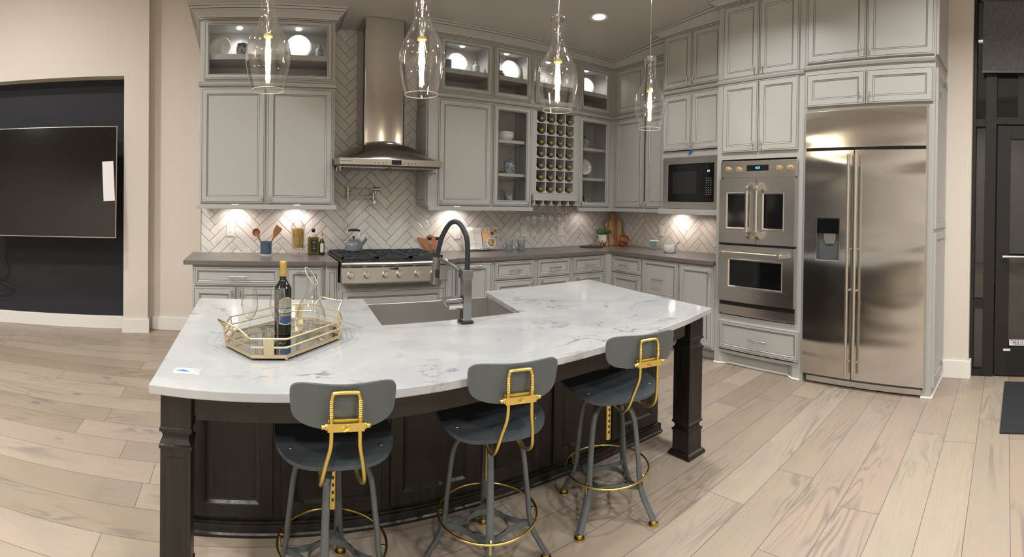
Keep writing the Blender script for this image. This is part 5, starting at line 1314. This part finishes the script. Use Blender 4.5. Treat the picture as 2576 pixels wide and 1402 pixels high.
# --- stemware hanging from the rails
def glass_prof(h=.20, rb=.036): return smoothprof([(.034, 0), (.032, .002), (.006, .006), (.0035, .014), (.0035, .085), (.008, .096), (.026, .115), (rb, .145), (rb * .98, .170), (rb * .86, h)], 4)
hg = tag(MB().shell(glass_prof(.205), seg=28, M=Matrix.Rotation(R(180), 4, 'X')).build('hanging_wine_glass', CRYST, smooth=180, fix=False), 'x', 'wine glass', 'wine glasses hanging under the rack')
i = 0
for row, (y, lab) in enumerate(((YW - .25, 'front'), (YW - .13, 'back'))):
    for k in range(5):
        loc = (2.83 + k * .11, y, 1.4085); l_ = 'upside-down wine glass hanging in the %s row under the rack, %s from the left' % (lab, ('first', 'second', 'third', 'fourth', 'fifth')[k])
        if i == 0: hg.location = loc; hg['label'] = l_
        else: dup(hg, loc, label=l_)
        i += 1

# --- tray with bottle, glasses and decanter on the island
oct_ = [(-.104, 1.911), (-.001, 1.758), (.124, 1.755), (.362, 1.999), (.381, 2.165), (.283, 2.318), (.158, 2.321), (-.085, 2.077)]
cx_, cy_ = .1385, 2.038
tr = thing('serving_tray', 'octagonal gold wire tray with mirrored base on the island', 'tray', (cx_, cy_, ZI))
O8 = [(x - cx_, y - cy_) for x, y in oct_]
MB().prism([(x * .985, y * .985) for x, y in O8], .012, .0165).build('mirror_base', flat('mirror', (.80, .82, .80), .015, 1), tr)
b = MB(); vs = []
for (x, y) in O8: vs += [(x * .975, y * .975, .009), (x * 1.01, y * 1.01, .009), (x * 1.01, y * 1.01, .021), (x * .975, y * .975, .021)]
b.add(vs, [(i * 4 + k, i * 4 + (k + 1) % 4, ((i + 1) % 8) * 4 + (k + 1) % 4, ((i + 1) % 8) * 4 + k) for i in range(8) for k in range(4)]); b.build('base_frame', CHAMP, tr)
for z, s in ((.050, 1.025), (.082, 1.04)): MB().tube([(x * s, y * s, z) for x, y in O8], .0038, 8, closed=True).build('rail', CHAMP, tr)
for (x, y) in (O8[0], O8[3], O8[4], O8[7]): MB().cyl((x * 1.0, y * 1.0, .02), (x * 1.04, y * 1.04, .082), .0035, 8).build('corner_post', CHAMP, tr)
for (i, j) in ((1, 2), (5, 6)):
    (x0, y0), (x1, y1) = O8[i], O8[j]; M0 = Vector(((x0 + x1) / 2, (y0 + y1) / 2)); d = Vector((x1 - x0, y1 - y0)).normalized() * .019; nn = M0.normalized() * .002
    b = MB(); b.add([(M0.x - d.x, M0.y - d.y, .012), (M0.x + d.x, M0.y + d.y, .012), (M0.x * 1.04 + d.x, M0.y * 1.04 + d.y, .083), (M0.x * 1.04 - d.x, M0.y * 1.04 - d.y, .083)] + [(M0.x - d.x + nn.x * 2, M0.y - d.y + nn.y * 2, .012), (M0.x + d.x + nn.x * 2, M0.y + d.y + nn.y * 2, .012), (M0.x * 1.04 + d.x + nn.x * 2, M0.y * 1.04 + d.y + nn.y * 2, .083), (M0.x * 1.04 - d.x + nn.x * 2, M0.y * 1.04 - d.y + nn.y * 2, .083)],
                    [(0, 1, 2, 3), (7, 6, 5, 4), (0, 4, 5, 1), (1, 5, 6, 2), (2, 6, 7, 3), (3, 7, 4, 0)]); b.build('centre_plate', CHAMP, tr)
for (i, j) in ((0, 1), (4, 5)):
    (x0, y0), (x1, y1) = O8[i], O8[j]; a = Vector((x0, y0)); c = Vector((x1, y1)); p0 = a.lerp(c, .05) * 1.04; p3 = a.lerp(c, .92) * 1.04; p1 = a.lerp(c, .10) * 1.16; p2 = a.lerp(c, .78) * 1.16
    MB().tube([(p0.x, p0.y, .082), (p1.x, p1.y, .118), (p2.x, p2.y, .118), (p3.x, p3.y, .082)], .0045, 8).build('handle', CHAMP, tr, 60)
for (x, y) in (O8[0], O8[2], O8[3], O8[5]): MB().ball((x * .985, y * .985, .006), .006, 12).build('ball_foot', CHAMP, tr, 60)
ZT_ = ZI + .0168
wi = thing('wine_bottle', 'dark red wine bottle with blue label and gold capsule on the tray', 'wine bottle', (.128, 2.06, ZT_))
MB().lathe(smoothprof([(.030, 0), (.0345, .004), (.0355, .03), (.0365, .175), (.033, .20), (.015, .228), (.0135, .245), (.0135, .285)], 4), seg=36).build('glass_body', DKWINE, wi, 60)
MB().lathe([(.0138, .244), (.0146, .245), (.0150, .290), (.0160, .292), (.0160, .304), (.0145, .307), (1e-4, .3075)], seg=28).build('capsule', GOLDF, wi, 50)
LB = flat('royal blue label', (.035, .075, .20), .5)
A0, A1 = -118, -18
curved(wi, .0368, A0, A1, .050, .148, CREAM, 'label_border', 20, top=lambda s: .012 * sin(pi * s)); curved(wi, .0371, A0 + 4, A1 - 4, .054, .144, LB, 'label', 20, top=lambda s: .011 * sin(pi * s))
curved(wi, .0373, A0 + 3, A1 - 3, .126, .150, flat('olive label arch', (.30, .28, .18), .5), 'label_arch', 20, top=lambda s: .007 * sin(pi * s)); curved(wi, .0376, A0 - 4, A1 + 4, .096, .110, CREAM, 'label_banner', 20)
curved(wi, .0376, A0 + 8, A1 - 8, .082, .090, GOLDF, 'label_band', 20)
bend = lambda zc, r: (lambda u, v: (r * cos(R((A0 + A1) / 2) + u / r), r * sin(R((A0 + A1) / 2) + u / r), zc + v))
letters('lettering', 'PIZZELLA', .013, bend(.103, .0379), BLACK, wi, 1.0)
letters('lettering', 'la Posta', .022, bend(.122, .0379), CREAM, wi, .85)
letters('lettering', 'MALBEC', .008, bend(.086, .0379), BLACK, wi, 1.1)
WG = smoothprof([(.034, 0), (.032, .0015), (.008, .004), (.0035, .012), (.0034, .075), (.006, .086), (.022, .104), (.033, .135), (.0335, .155), (.028, .200), (.0265, .213)], 5)
def wineglass(x, y, lab):
    t = thing('wine_glass', lab, 'wine glass', (x, y, ZT_), 0, 'wine glasses on the tray')
    MB().shell([p for p in WG], seg=40).build('glass', CRYST, t, 180, fix=False)
    MB().tube([(.0265 * cos(2 * pi * k / 36), .0265 * sin(2 * pi * k / 36), .213) for k in range(36)], .0007, 5, closed=True).build('rim', CRYST, t, 60)
wineglass(-.012, 1.945, 'clear wine glass standing left of the wine bottle on the tray'); wineglass(.100, 1.93, 'clear wine glass standing in front of the wine bottle on the tray')
de = thing('decanter', 'clear glass decanter with slanted lip at the right of the tray', 'decanter', (.250, 2.085, ZT_))
b = MB(); DP = smoothprof([(.044, 0), (.056, .012), (.066, .045), (.064, .080), (.045, .125), (.025, .165), (.0185, .190), (.021, .215), (.026, .240)], 5)
vs = []
for r, z in DP:
    for k in range(40):
        a = 2 * pi * k / 40; t_ = max(0, (z - .185) / .055); vs.append((r * cos(a), r * sin(a), z + t_ * (-.030 * cos(a) + .020 * sin(a))))
b.add(vs, [(i * 40 + k, i * 40 + (k + 1) % 40, (i + 1) * 40 + (k + 1) % 40, (i + 1) * 40 + k) for i in range(len(DP) - 1) for k in range(40)])
b.build('glass_wall', CRYST, de, 180, fix=False)
MB().tube([(.0262 * cos(2 * pi * k / 36), .0262 * sin(2 * pi * k / 36), .240 - .030 * cos(2 * pi * k / 36) + .020 * sin(2 * pi * k / 36)) for k in range(36)], .0012, 6, closed=True).build('lip', rimm, de, 60)
MB().lathe(smoothprof([(.044, 0), (.040, .004), (.030, .010), (.016, .030), (.010, .055), (1e-4, .062)], 4), seg=28).build('punt', CRYST, de, 180)
random.seed(3); b = MB()
for k in range(34):
    a = random.random() * 2 * pi; r = random.uniform(.022, .050); b.ball((r * cos(a), r * sin(a), .012 + random.random() * .02), .006 + random.random() * .004, 8)
o = b.build('ice_glass_beads', CRYST, de, 60); o['kind'] = 'stuff'
cd_ = thing('business_card', 'white business card with a blue oval emblem on the island corner', 'card', (-.2185, 1.629, ZI + .0003), R(-4))
MB().box(-.045, .045, -.026, .026, 0, .0006).build('card', PAPER, cd_)
b = MB(); b.add([(-.016 + .019 * cos(2 * pi * k / 30), .017 * sin(2 * pi * k / 30), .0008) for k in range(30)], [tuple(range(30))]); b.build('emblem', flat('pale blue print', (.28, .42, .56), .5), cd_)
MB().add([(-.038, -.003, .001), (-.012, -.002, .001), (-.0, -.004, .001), (.008, -.005, .001), (.008, .001, .001), (-.008, .003, .001), (-.016, .009, .001), (-.024, .003, .001), (-.038, .003, .001)], [tuple(range(9))]).build('emblem_ribbon', flat('navy print', (.06, .07, .28), .5), cd_)
MB().add([(.020, .026, .0008), (.017, .012, .0008), (.022, 0, .0008), (.032, -.012, .0008), (.045, -.018, .0008), (.045, .026, .0008)], [tuple(range(6))]).build('coral_corner', flat('coral print', (.78, .42, .38), .5), cd_)
MB().add([(.0, -.026, .0008), (.012, -.019, .0008), (.026, -.018, .0008), (.040, -.026, .0008)], [tuple(range(4))]).build('coral_corner', flat('coral print', (.78, .42, .38), .5), cd_)
